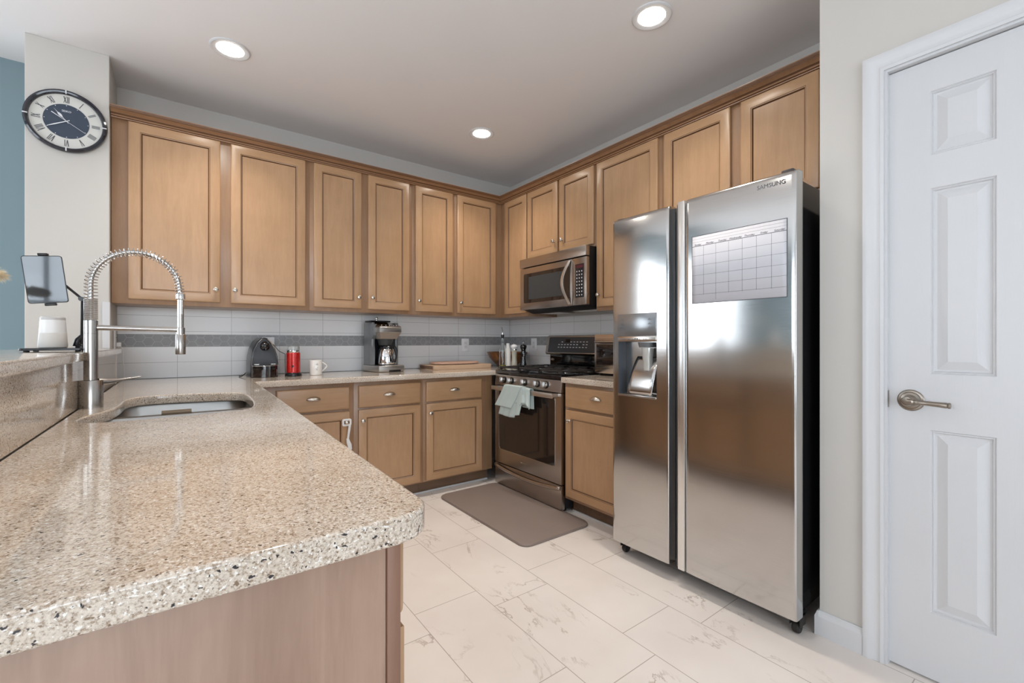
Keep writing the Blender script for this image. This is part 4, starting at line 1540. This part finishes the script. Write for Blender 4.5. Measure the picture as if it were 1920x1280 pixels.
for k, s_ in enumerate(('XII', 'I', 'II', 'III', 'IIII', 'V', 'VI', 'VII', 'VIII', 'IX', 'X', 'XI')):
    a = PI / 2 - k * PI / 6
    # upright towards the centre all round, as on the photographed dial
    R = T @ Matrix.Translation((0.113 * math.cos(a), 0.113 * math.sin(a), 0.0118)) @ Matrix.Rotation(a - PI / 2, 4, 'Z')
    mbn = MB()
    wtab = {'I': 0.0055, 'V': 0.013, 'X': 0.013}
    tot = sum(wtab[c] for c in s_)
    x = -tot / 2
    h = 0.0165

    def stroke(x0, z0, x1, z1, w_=0.0022):
        d = Vector((x1 - x0, z1 - z0))
        n_ = Vector((-d.y, d.x)).normalized() * w_ / 2
        mbn.bm.faces.new([mbn.bm.verts.new(R @ Vector((p[0], p[1], 0.0003))) for p in ((x0 - n_.x, z0 - n_.y), (x1 - n_.x, z1 - n_.y), (x1 + n_.x, z1 + n_.y), (x0 + n_.x, z0 + n_.y))])
    for c in s_:
        w_ = wtab[c]
        xc = x + w_ / 2
        if c == 'I':
            stroke(xc, -h, xc, h, 0.0034)
        elif c == 'V':
            stroke(xc - 0.0048, h, xc, -h, 0.0042)
            stroke(xc + 0.0048, h, xc, -h, 0.0024)
        else:
            stroke(xc - 0.005, h, xc + 0.005, -h, 0.0042)
            stroke(xc + 0.005, h, xc - 0.005, -h, 0.0024)
        x += w_
    obj('numeral', mbn, M['print'], t, smooth=False)
text('brand_lettering', 'SEIKO', 0.0135, T @ Matrix.Translation((0, 0.052, 0.0129)), M['white_print'], t)


def hand(ang, pts, z, name):
    R = T @ Matrix.Rotation(-ang, 4, 'Z')
    mb = MB().prism(pts, 'z', z, z + 0.0008, M4=R)
    obj(name, mb, M['white_print'], t, smooth=False)


hand(2 * PI * 10.67 / 12, [(-0.001, -0.012), (0.001, -0.012), (0.0012, 0.022), (0.006, 0.034), (0.0045, 0.046), (0.001, 0.052), (0, 0.076), (-0.001, 0.052), (-0.0045, 0.046), (-0.006, 0.034), (-0.0012, 0.022)], 0.0140, 'hour_hand')
hand(2 * PI * 40.0 / 60, [(-0.0015, -0.014), (0.0015, -0.014), (0.0026, 0.050), (0.0012, 0.080), (0, 0.086), (-0.0012, 0.080), (-0.0026, 0.050)], 0.0155, 'minute_hand')
hand(2 * PI * 20.4 / 60, [(-0.0022, -0.066), (0.0022, -0.066), (0.0009, -0.02), (0.0006, 0.084), (-0.0006, 0.084), (-0.0009, -0.02)], 0.0170, 'second_hand')

# ---------------------------------------------------------------- things on the raised bar
BZ = 1.1125
t = thing('charging_tray', 'flat black tray on the raised bar under the small speaker', 'tray', (-0.365, 2.32, BZ))
obj('tray_plate', MB().prism(rrect(-0.447, 2.235, -0.283, 2.405, 0.012), 'z', BZ + 0.005, BZ + 0.0135, bev=0.002), M['black'], t)
for x in (-0.43, -0.30):
    for y in (2.255, 2.385):
        obj('foot', MB().lathe([(0, 0), (0.008, 0), (0.008, 0.0052), (0, 0.0052)], (x, y, BZ), 12), M['rubber'], t)
TZ = BZ + 0.0138
t = thing('bluetooth_speaker', 'small white tapered cylinder speaker on the black tray', 'speaker', (-0.372, 2.300, TZ))
c = (-0.372, 2.300, TZ)
obj('speaker_body', MB().lathe([(0, 0), (0.034, 0), (0.0385, 0.003), (0.0395, 0.008), (0.0365, 0.054), (0.0362, 0.0545)], c, 48, cap=False), M['speaker'], t)
obj('upper_shell', MB().lathe([(0.0362, 0.0545), (0.0335, 0.101), (0.0335, 0.1015)], c, 48, cap=False), M['white'], t)
obj('control_cap', MB().lathe([(0.0335, 0.1015), (0.0332, 0.110), (0.030, 0.1135), (0, 0.1135)], c, 48, cap=False), mat('speaker_cap_grey', (0.52, 0.51, 0.50), 0.5), t)

# tablet on an articulated stand
t = thing('tablet_stand', 'black articulated arm stand on the bar holding a tablet', 'stand', (-0.302, 2.345, TZ))
obj('stand_base', MB().lathe([(0, 0), (0.020, 0), (0.020, 0.006), (0.012, 0.010), (0, 0.010)], (-0.302, 2.345, TZ), 24), M['black'], t)
mb = MB().tube([(-0.302, 2.345, TZ + 0.006), (-0.318, 2.343, TZ + 0.012), (-0.312, 2.343, TZ + 0.03), (-0.302, 2.345, TZ + 0.045)], [0.008, 0.011, 0.010, 0.007], 12)
obj('lower_joint', mb, M['black'], t)
mb = MB().tube([(-0.302, 2.345, TZ + 0.01), (-0.300, 2.345, 1.312)], 0.0048, 10)
obj('upright', mb, M['black'], t)
mb = MB().lathe([(0, -0.010), (0.0085, -0.010), (0.0085, 0.010), (0, 0.010)], M4=Matrix.Translation((-0.302, 2.343, 1.312)) @ Matrix.Rotation(PI / 2, 4, 'X'), seg=20)
obj('elbow', mb, M['black'], t)
mb = MB().tube([(-0.300, 2.340, 1.312), (-0.352, 2.325, 1.368), (-0.380, 2.316, 1.378)], 0.0042, 10)
obj('upper_arm', mb, M['black'], t)
TBo = Vector((-0.3915, 2.300, 1.374))
xdir = Vector((0.090, 0.0, 0.026 * 0)) + Vector((0, 0.006, 0.010))
xdir = Vector((0.91, 0.05, 0.10))
ydir = Vector((-0.145, -0.03, 1.0))
xdir.normalize()
ydir = (ydir - xdir * ydir.dot(xdir)).normalized()
TT = frame_m(TBo, xdir, ydir)
mb = MB().box((-0.010, -0.094, -0.012), (0.018, 0.094, -0.0055), 0.002, M4=TT)
mb.box((-0.010, 0.086, -0.010), (0.016, 0.094, 0.006), 0.002, M4=TT)
mb.box((-0.012, -0.095, -0.010), (0.020, -0.086, 0.006), 0.002, M4=TT)
mb.lathe([(0, -0.020), (0.010, -0.020), (0.014, -0.012), (0, -0.012)], M4=TT, seg=20)
obj('clamp', mb, M['black'], t)
t = thing('tablet', 'tablet with a glossy screen held upright in the black stand', 'tablet', TBo)
tb = MB().prism(rrect(-0.052, -0.085, 0.052, 0.085, 0.008), 'z', -0.005, 0.002, bev=0.0015, M4=TT)
obj('tablet_case', tb, M['black'], t)
obj('screen', MB().prism(rrect(-0.0495, -0.0825, 0.0495, 0.0825, 0.006), 'z', 0.0021, 0.0026, M4=TT), mat('dark_screen', (0.02, 0.03, 0.04), 0.03, coat=1.0), t)

# pampas plume in a vase on the bar
t = thing('pampas_grass', 'fluffy cream pampas plume reaching into view at the left edge above the bar', 'dried grass', (-0.50, 1.66, BZ))
obj('vase', MB().lathe([(0, 0), (0.035, 0), (0.050, 0.03), (0.048, 0.07), (0.022, 0.12), (0.020, 0.14), (0.024, 0.15), (0.018, 0.15), (0.016, 0.125), (0.0, 0.12)], (-0.50, 1.66, BZ), 32, cap=False), M['ceramic'], t)
stem = [(-0.50, 1.66, BZ + 0.05), (-0.50, 1.67, BZ + 0.17), (-0.49, 1.71, BZ + 0.24), (-0.475, 1.76, BZ + 0.255)]
obj('stem', MB().tube(stem, 0.002, 8), M['pampas'], t)
mb = MB()
P0, P1 = Vector((-0.475, 1.76, 1.352)), Vector((-0.406, 1.900, 1.337))
ax = (P1 - P0)
for k in range(3200):
    f_ = random.random()
    p = P0 + ax * f_ * 0.95
    prof_ = 0.034 * (1 - 0.25 * f_ ** 4)
    d = Vector((random.gauss(0, 1), random.gauss(0, 1), random.gauss(0, 1))).normalized()
    d = (d + ax.normalized() * 0.9).normalized()
    ln = prof_ * random.uniform(0.6, 1.05)
    q = p + d * ln + Vector((0, 0, -0.003))
    side = d.cross(Vector((random.random(), random.random(), random.random()))).normalized() * 0.00045
    mid = (p + q) / 2 + Vector((0, 0, 0.002))
    a1, a2, b1, b2, e = [mb.bm.verts.new(v) for v in (p - side, p + side, mid - side, mid + side, q)]
    mb.bm.faces.new((a1, a2, b2, b1))
    mb.bm.faces.new((b1, b2, e))
obj('plume', mb, M['pampas'], t, smooth=False, label='fluffy cream plume')

# ---------------------------------------------------------------- things on the back worktop
WZ = 0.9145
# pod coffee machine
t = thing('pod_coffee_machine', 'glossy black arched pod coffee machine on the back worktop', 'coffee machine', (0.447, 3.42, WZ))
ex0, ex1, ey0 = 0.368, 0.530, 3.335
cxm = (ex0 + ex1) / 2
def arch(w_, h, n_=20, base=0.0):
    """outline narrowing to a rounded top: list of (x,z)"""
    pts = []
    for k in range(n_ + 1):
        a = PI * k / n_
        x = math.cos(a)
        z = math.sin(a)
        pts.append((cxm + w_ / 2 * x * (1 if z < 0.01 else (1 - 0.12 * z)), WZ + base + (h - base) * z ** 0.80 if z > 0 else WZ + base))
    return pts
H_ = 0.262
body_o = [(ex1, WZ), (ex1, WZ + 0.09), (ex1 - 0.006, WZ + 0.14), (ex1 - 0.020, WZ + 0.19), (ex1 - 0.040, WZ + 0.232), (cxm + 0.018, WZ + 0.256), (cxm, WZ + H_),
          (cxm - 0.018, WZ + 0.258), (ex0 + 0.036, WZ + 0.236), (ex0 + 0.014, WZ + 0.19), (ex0 + 0.004, WZ + 0.14), (ex0, WZ + 0.09), (ex0, WZ)]
obj('machine_body', MB().prism(body_o, 'y', 3.352, 3.590, bev=0.006), M['black'], t)
fb = [(cxm + (x - cxm) * 0.86, WZ + 0.002 + (z - WZ) * 0.96) for x, z in body_o]
obj('front_shell', MB().prism([(x, z) for x, z in fb if True], 'y', 3.338, 3.353, bev=0.005), mat('charcoal_plastic', (0.022, 0.023, 0.028), 0.4), t)
for sgn in (-1, 1):
    pts = [(cxm + sgn * abs(x - cxm) * 0.90, 3.345, z) for x, z in body_o[0:6]]
    pts = [(p[0], p[1], WZ + 0.004 + (p[2] - WZ) * 0.97) for p in pts]
    obj('side_rail', MB().tube(pts, 0.0022, 8), M['chrome'], t)
hd = MB().lathe([(0, 0.028), (0.010, 0.026), (0.024, 0.016), (0.030, 0.002), (0.030, -0.01)], seg=32, M4=frame_m((cxm, 3.337, WZ + 0.205), (1, 0, 0), (0, 0, 1)) @ Matrix.Diagonal((1, 1.05, 1, 1)))
obj('brew_head', hd, M['gloss_black'], t)
obj('spout', MB().box((cxm - 0.004, 3.300, WZ + 0.172), (cxm + 0.004, 3.336, WZ + 0.200), 0.003), M['gloss_black'], t)
mb = MB().box((cxm - 0.062, 3.334, WZ + 0.083), (cxm - 0.034, 3.337, WZ + 0.087)).box((cxm + 0.034, 3.334, WZ + 0.083), (cxm + 0.062, 3.337, WZ + 0.087))
obj('buttons', mb, M['nickel'], t)
def halfcyl(w_, d, z0, z1, yb=3.337, n_=16):
    return [(cxm + w_ / 2 * math.cos(PI + PI * k / n_), yb + d * math.sin(PI + PI * k / n_)) for k in range(n_ + 1)]
obj('cup_shelf', MB().prism(halfcyl(0.150, 0.055, 0, 0), 'z', WZ + 0.052, WZ + 0.075, bev=0.003), M['gloss_black'], t)
obj('shelf_rim', MB().tube([(x, y - 0.001, WZ + 0.076) for x, y in halfcyl(0.150, 0.055, 0, 0)], 0.0018, 8), M['chrome'], t)
obj('drip_container', MB().prism(halfcyl(0.140, 0.045, 0, 0), 'z', WZ + 0.001, WZ + 0.051, bev=0.003), mat('smoked_plastic', (0.02, 0.010, 0.008), 0.12, coat=0.4), t)
mb = MB().tube([(ex0 - 0.012, 3.51, WZ + 0.022), (0.345, 3.47, WZ + 0.016), (0.325, 3.43, WZ + 0.006), (0.315, 3.47, WZ + 0.004), (0.335, 3.55, WZ + 0.004), (0.345, 3.610, WZ + 0.004)], 0.003, 8)
tag(origin(obj('power_cord', mb, M['black']), (0.34, 3.5, WZ)), 'black power cord looped left of the pod coffee machine', 'cord')

# milk frother
fc = (0.620, 3.335, WZ)
t = thing('milk_frother', 'ribbed red milk frother with a clear lid beside the pod machine', 'frother', fc)
obj('power_base', MB().lathe([(0, 0), (0.052, 0), (0.053, 0.006), (0.050, 0.020), (0.044, 0.024), (0, 0.024)], fc, 40), M['black'], t)
pr = [(0, 0.0245), (0.0425, 0.0245)]
for k in range(14):
    z = 0.026 + k * 0.0093
    pr += [(0.0425, z), (0.0438, z + 0.0046), (0.0425, z + 0.0092)]
pr += [(0.0425, 0.158), (0.040, 0.160), (0, 0.160)]
obj('red_jug', MB().lathe(pr, fc, 40), M['red'], t)
obj('lid_collar', MB().lathe([(0, 0.1602), (0.039, 0.1602), (0.040, 0.164), (0.0395, 0.174), (0.037, 0.176), (0, 0.176)], fc, 40), M['chrome'], t)
obj('clear_lid', MB().lathe([(0.037, 0.1762), (0.0395, 0.178), (0.0395, 0.200), (0.036, 0.204), (0, 0.204)], fc, 40, cap=False), mat('clear_lid_plastic', (0.7, 0.72, 0.72), 0.08, 0.0, trans=0.7), t)
obj('start_button', MB().lathe([(0, 0), (0.007, 0), (0.0065, 0.003), (0, 0.0035)], seg=20, M4=frame_m((0.607, 3.335 - 0.0422, WZ + 0.068), (1, 0, 0), (0, 0, 1))), M['black'], t)
mb = MB().tube([(0.574, 3.36, WZ + 0.150), (0.563, 3.40, WZ + 0.158), (0.551, 3.46, WZ + 0.170), (0.545, 3.58, WZ + 0.200), (0.540, 3.628, WZ + 0.215)], 0.0022, 8)
mb.tube([(0.574, 3.36, WZ + 0.150), (0.5725, 3.355, WZ + 0.10), (0.575, 3.36, WZ + 0.022)], 0.0022, 8)
tag(origin(obj('power_cord', mb, M['black']), (0.575, 3.36, WZ + 0.02)), 'black cord between the red frother and the outlet behind the pod machine', 'cord')

# mug
mc = (0.766, 3.345, WZ)
t = thing('mug', 'white ceramic mug with a small grey drawing, right of the red frother', 'mug', mc)
obj('mug_body', MB().lathe([(0, 0), (0.036, 0), (0.0385, 0.003), (0.0405, 0.03), (0.0405, 0.102), (0.0395, 0.104), (0.0378, 0.102), (0.0375, 0.010), (0, 0.008)], mc, 40, cap=False), M['ceramic'], t)
pts = [(mc[0] + 0.039 + 0.036 * math.sin(PI * k / 12) * (1.0 if k > 5 else 0.9), mc[1] + 0.006, mc[2] + 0.022 + 0.068 * k / 12) for k in range(13)]
obj('handle', MB().tube(pts, 0.0052, 12), M['ceramic'], t)
mb = MB()
random.seed(3)
for k in range(16):
    a0 = -0.18 + random.uniform(-0.26, 0.30)
    z0 = 0.055 + random.uniform(-0.018, 0.022)
    a1, z1 = a0 + random.uniform(-0.15, 0.15), z0 + random.uniform(-0.010, 0.010)
    f_ = lambda a, z: (mc[0] + 0.0409 * math.sin(a), mc[1] - 0.0409 * math.cos(a), WZ + z)
    mb.tube([f_(a0, z0), f_((a0 + a1) / 2, (z0 + z1) / 2 + 0.002), f_(a1, z1)], 0.00055, 5)
obj('drawing', mb, M['print'], t)

# drip coffee maker (slightly turned)
cl = (1.302, 3.455, WZ)
t = thing('coffee_maker', 'silver and black drip coffee maker with a steel carafe', 'coffee maker', cl, math.radians(6))
L = dict(world=False)
sil = mat('coffee_silver', (0.50, 0.48, 0.46), 0.28, 0.9)
cg = mat('coffee_side_grey', (0.24, 0.25, 0.26), 0.35, 0.5)
obj('base', MB().prism([(-0.118, 0.13), (-0.118, -0.10), (-0.105, -0.128), (-0.02, -0.140), (0.06, -0.138), (0.108, -0.125), (0.120, -0.10), (0.118, 0.13)], 'z', 0.001, 0.050, bev=0.008), sil, t, **L)
obj('side_panel', MB().box((-0.112, -0.02, 0.050), (-0.088, 0.125, 0.385), 0.004), cg, t, **L)
obj('side_panel', MB().box((0.088, -0.02, 0.050), (0.112, 0.125, 0.385), 0.004), cg, t, **L)
mb = MB().prism([(-0.020, 0.052), (-0.024, 0.16), (-0.014, 0.25), (-0.055, 0.285), (-0.055, 0.37), (0.01, 0.37), (0.01, 0.052)], 'x', -0.1135, -0.0885)
obj('side_cheek', mb, cg, t, **L)
obj('back_tower', MB().box((-0.088, 0.055, 0.050), (0.088, 0.125, 0.385), 0.003), M['black'], t, **L)
mb = MB().prism([(-0.106, 0.05), (-0.106, -0.085), (-0.090, -0.112), (0.0, -0.122), (0.090, -0.112), (0.106, -0.085), (0.106, 0.05)], 'z', 0.300, 0.352, bev=0.010)
obj('brew_housing', mb, sil, t, **L)
mb = MB()
ra = [(-0.100, 0.045), (-0.100, -0.080), (-0.086, -0.104), (0.0, -0.113), (0.086, -0.104), (0.100, -0.080), (0.100, 0.045)]
rb = [(x * 0.78, y * 0.80) for x, y in ra]
va_ = [mb.bm.verts.new((x, y, 0.3005)) for x, y in ra]
vb_ = [mb.bm.verts.new((x, y, 0.255)) for x, y in rb]
for k in range(7):
    mb.bm.faces.new((va_[k], va_[(k + 1) % 7], vb_[(k + 1) % 7], vb_[k]))
mb.bm.faces.new(vb_)
mb.bm.faces.new(va_)
obj('housing_skirt', mb, mat('coffee_taupe', (0.36, 0.32, 0.29), 0.35, 0.7), t, fixn=True, **L)
mb = MB().prism([(-0.108, 0.352), (0.0, 0.375), (0.06, 0.388), (0.06, 0.352)], 'x', -0.098, 0.098, bev=0.003)
top_ = obj('control_top', mb, mat('brown_gloss_top', (0.14, 0.075, 0.035), 0.15, 0.4), t, **L)
for x in (-0.055, -0.02, 0.012, 0.045, 0.07):
    obj('control_button', MB().lathe([(0, 0), (0.007, 0), (0.006, 0.005), (0, 0.006)], (x, -0.07, 0.360), 14), M['chrome'], top_, **L)
lid = obj('hopper_lid', MB().prism([(-0.104, 0.01), (0.060, 0.01), (0.060, 0.120), (-0.104, 0.120)], 'z', 0.3885, 0.401, bev=0.004), M['black'], t, **L)
obj('lid_knob', MB().lathe([(0, 0), (0.006, 0), (0.006, 0.008), (0.010, 0.012), (0.011, 0.022), (0.007, 0.028), (0, 0.028)], (-0.040, 0.05, 0.4015), 20), M['nickel'], lid, **L)
obj('filter_basket', MB().lathe([(0, 0), (0.050, 0), (0.062, 0.048), (0, 0.048)], (0, -0.02, 0.206), 32), mat('basket_grey', (0.045, 0.048, 0.05), 0.35), t, **L)
cf = obj('carafe', MB().lathe([(0, 0), (0.058, 0), (0.068, 0.006), (0.070, 0.02), (0.066, 0.07), (0.056, 0.118), (0.050, 0.126), (0, 0.126)], (-0.002, -0.045, 0.0515), 44), M['chrome'], t, **L)
obj('carafe_lid', MB().lathe([(0, 0), (0.051, 0), (0.051, 0.012), (0.044, 0.022), (0, 0.024)], (-0.002, -0.045, 0.178), 36), M['black'], cf, **L)
obj('carafe_handle', MB().tube([(0.028, -0.088, 0.185), (0.034, -0.118, 0.190), (0.040, -0.128, 0.165), (0.038, -0.124, 0.11), (0.034, -0.110, 0.072)], [0.009, 0.0095, 0.009, 0.008, 0.007], 12), M['black'], cf, **L)
obj('front_notch', MB().box((-0.028, -0.1412, 0.001), (0.070, -0.137, 0.016), 0.001), M['black'], t, **L)
mb = MB().tube([(1.425, 3.49, WZ + 0.012), (1.452, 3.50, WZ + 0.008), (1.480, 3.50, WZ + 0.005), (1.475, 3.56, WZ + 0.005), (1.45, 3.61, WZ + 0.005)], 0.0045, 8)
tag(origin(obj('power_cord', mb, M['black']), (1.46, 3.55, WZ)), 'black power cord on the worktop right of the drip coffee maker', 'cord')

# cutting boards
t = thing('cutting_board', 'thick pale wooden cutting board lying lowest on the back worktop', 'cutting board', (1.95, 3.44, WZ), 0, 'stacked wooden boards')
mb = MB().prism(rrect(1.665, 3.300, 2.240, 3.600, 0.03), 'z', WZ, WZ + 0.037, bev=0.004)
obj('board', mb, M['board'], t)
obj('edge_band', MB().box((1.6640, 3.33, WZ + 0.006), (1.6655, 3.57, WZ + 0.031)), mat('bark_edge', (0.20, 0.12, 0.08), 0.8, var=0.4, vscale=60), t)
t = thing('cutting_board', 'thin rounded wooden serving board stacked on the thick cutting board', 'cutting board', (1.92, 3.45, WZ + 0.0372), 0, 'stacked wooden boards')
obj('board', MB().prism(rrect(1.715, 3.335, 2.160, 3.560, 0.10, 10), 'z', WZ + 0.044, WZ + 0.060, bev=0.004), M['board2'], t)
obj('foot_rail', MB().box((1.78, 3.38, WZ + 0.0372), (2.10, 3.52, WZ + 0.0440), 0.001), M['rubber'], t)

# bowl in the corner
bc = (2.470, 3.395, WZ)
t = thing('salad_bowl', 'large dark acacia wood bowl tucked in the worktop corner', 'bowl', bc)
obj('bowl_shell', MB().lathe([(0, 0), (0.070, 0), (0.085, 0.008), (0.125, 0.040), (0.165, 0.085), (0.192, 0.135), (0.188, 0.138), (0.158, 0.092), (0.118, 0.050), (0.07, 0.022), (0, 0.016)], bc, 56, cap=False), M['bowl'], t)

# oil bottle, shakers, mills
def rim(name, label, cat, c):
    return thing(name, label, cat, c)


oc = (2.262, 3.178, WZ)
t = rim('oil_bottle', 'tall clear glass oil bottle with a steel pourer in front of the wooden bowl', 'bottle', oc)
obj('glass_body', MB().lathe([(0, 0), (0.026, 0), (0.029, 0.004), (0.0295, 0.15), (0.025, 0.185), (0.014, 0.215), (0.0115, 0.235), (0.0115, 0.262), (0.0135, 0.264), (0.0135, 0.270), (0.009, 0.270), (0.009, 0.235), (0.022, 0.185), (0.0265, 0.15), (0.0265, 0.006), (0, 0.005)], oc, 36, cap=False), M['clear'], t)
obj('oil', MB().lathe([(0, 0.0055), (0.0262, 0.0065), (0.0262, 0.032), (0, 0.032)], oc, 28), M['oil'], t)
obj('stopper', MB().lathe([(0, 0.262), (0.0085, 0.262), (0.0095, 0.271), (0.014, 0.276), (0.014, 0.292), (0.009, 0.297), (0, 0.297)], oc, 24), M['black'], t)
obj('pourer', MB().tube([(oc[0], oc[1], WZ + 0.296), (oc[0], oc[1], WZ + 0.325), (oc[0] - 0.006, oc[1], WZ + 0.350), (oc[0] - 0.010, oc[1], WZ + 0.362)], [0.0045, 0.004, 0.003, 0.0022], 10), M['chrome'], t)
sc_ = (2.322, 3.182, WZ)
t = rim('salt_bottle', 'white fluted ceramic bottle between the oil bottle and the clear mill', 'bottle', sc_)
mb = MB()
pr = [(0.024, 0.0), (0.0265, 0.004), (0.026, 0.05), (0.024, 0.09), (0.0265, 0.13), (0.024, 0.155), (0.015, 0.190), (0.0145, 0.205), (0.013, 0.207)]
rings = []
for r, z in pr:
    rings.append([mb.bm.verts.new((sc_[0] + r * (1 + 0.05 * math.cos(10 * a + z * 60)) * math.cos(a), sc_[1] + r * (1 + 0.05 * math.cos(10 * a + z * 60)) * math.sin(a), WZ + z)) for a in [2 * PI * k / 60 for k in range(60)]])
for A, B in zip(rings, rings[1:]):
    for k in range(60):
        mb.bm.faces.new((A[k], A[(k + 1) % 60], B[(k + 1) % 60], B[k]))
mb.bm.faces.new(rings[0])
mb.bm.faces.new(rings[-1])
obj('bottle_body', mb, M['ceramic'], t, fixn=True)
obj('cap', MB().lathe([(0, 0.2072), (0.015, 0.2072), (0.015, 0.219), (0, 0.220)], sc_, 24), M['white'], t)
gc = (2.371, 3.155, WZ)
t = rim('salt_mill', 'clear salt mill with a white turning head, left of the black mill', 'mill', gc)
obj('mill_body', MB().lathe([(0, 0), (0.027, 0), (0.028, 0.004), (0.026, 0.05), (0.022, 0.09), (0.024, 0.140), (0.026, 0.160), (0, 0.160)], gc, 32), mat('cloudy_acrylic', (0.62, 0.60, 0.50), 0.1, trans=0.3), t)
obj('collar', MB().lathe([(0, 0.1602), (0.0265, 0.1602), (0.0265, 0.168), (0, 0.168)], gc, 32), M['chrome'], t)
obj('turning_head', MB().lathe([(0, 0.1682), (0.022, 0.1682), (0.029, 0.178), (0.030, 0.192), (0.022, 0.205), (0.008, 0.210), (0, 0.210)], gc, 32), M['white'], t)
obj('finial', MB().lathe([(0, 0.2102), (0.004, 0.2102), (0.005, 0.218), (0, 0.221)], gc, 16), M['chrome'], t)
pc = (2.432, 3.100, WZ)
t = rim('pepper_mill', 'glossy black pepper mill with white writing beside the range', 'mill', pc)
obj('mill_body', MB().lathe([(0, 0), (0.029, 0), (0.030, 0.004), (0.029, 0.030), (0.022, 0.075), (0.020, 0.110), (0.024, 0.140), (0.021, 0.150), (0.022, 0.156), (0, 0.156)], pc, 36), M['gloss_black'], t)
hd = obj('turning_head', MB().lathe([(0, 0.1562), (0.018, 0.1562), (0.023, 0.166), (0.029, 0.182), (0.030, 0.194), (0.024, 0.206), (0.010, 0.211), (0, 0.212)], pc, 36), M['gloss_black'], t)
obj('finial', MB().lathe([(0, 0.2122), (0.004, 0.2122), (0.0075, 0.220), (0.006, 0.227), (0, 0.229)], pc, 20), M['chrome'], t)
mb = MB()
random.seed(11)
dv = Vector((-pc[0], -pc[1], 0)).normalized()
sv = Vector((dv.y, -dv.x, 0))
for k in range(9):
    z = 0.028 + k * 0.016 if k < 7 else 0.164 + (k - 7) * 0.018
    r = 0.0255 if k < 7 else 0.0275
    for q in range(2):
        off = random.uniform(-0.007, 0.007)
        p = Vector((pc[0], pc[1], WZ + z)) + dv * r + sv * off
        mb.tube([p, p + Vector((0, 0, 0.008)) + sv * random.uniform(-0.004, 0.004)], 0.0011, 5)
obj('white_writing', mb, M['white_print'], t)

# ---------------------------------------------------------------- child latch, floor mat
t = thing('child_latch', 'white plastic child safety latch hooked on a cabinet knob beside the worktop edge', 'latch', (0.893, 3.02, 0.45))
LY = 3.012
o = slab('hook_ring', rrect(-0.030, -0.024, 0.030, 0.024, 0.012), [rrect(-0.018, -0.012, 0.018, 0.012, 0.006)], -0.0025, 0.0025, M['white'], 0.001)
o.data.transform(Matrix.Translation((0.882, LY, 0.616)) @ Matrix.Rotation(PI / 2, 4, 'X'))
o.data.transform(t.matrix_basis.inverted())
o.parent = t
obj('strap', MB().prism([(0.893, 0.594), (0.909, 0.594), (0.895, 0.505), (0.882, 0.505)], 'y', LY - 0.0025, LY + 0.0025, bev=0.0008), M['white'], t)
obj('latch_pad', MB().prism([(0.880, 0.506), (0.895, 0.508), (0.902, 0.490), (0.912, 0.470), (0.915, 0.440), (0.908, 0.425), (0.893, 0.440), (0.882, 0.475)], 'y', LY - 0.006, LY + 0.015, bev=0.003), M['white'], t)

mt = obj('kitchen_mat', MB().prism(rrect(1.530, 1.940, 2.062, 2.965, 0.055, 8), 'z', 0.0005, 0.016, bev=0.006), M['mat'])
tag(origin(mt, (1.796, 2.45, 0.0005)), 'taupe anti-fatigue mat on the floor in front of the range', 'floor mat')

# give single-mesh things a base origin
for o in list(COL.objects):
    if o.type == 'MESH' and o.parent is None and 'category' in o and o.location.length == 0:
        bb = [Vector(c_) for c_ in o.bound_box]
        lo = Vector([min(v[i] for v in bb) for i in range(3)])
        hi = Vector([max(v[i] for v in bb) for i in range(3)])
        if o.name.startswith(('crown_moulding',)):
            origin(o, ((lo.x + hi.x) / 2, (lo.y + hi.y) / 2, lo.z))
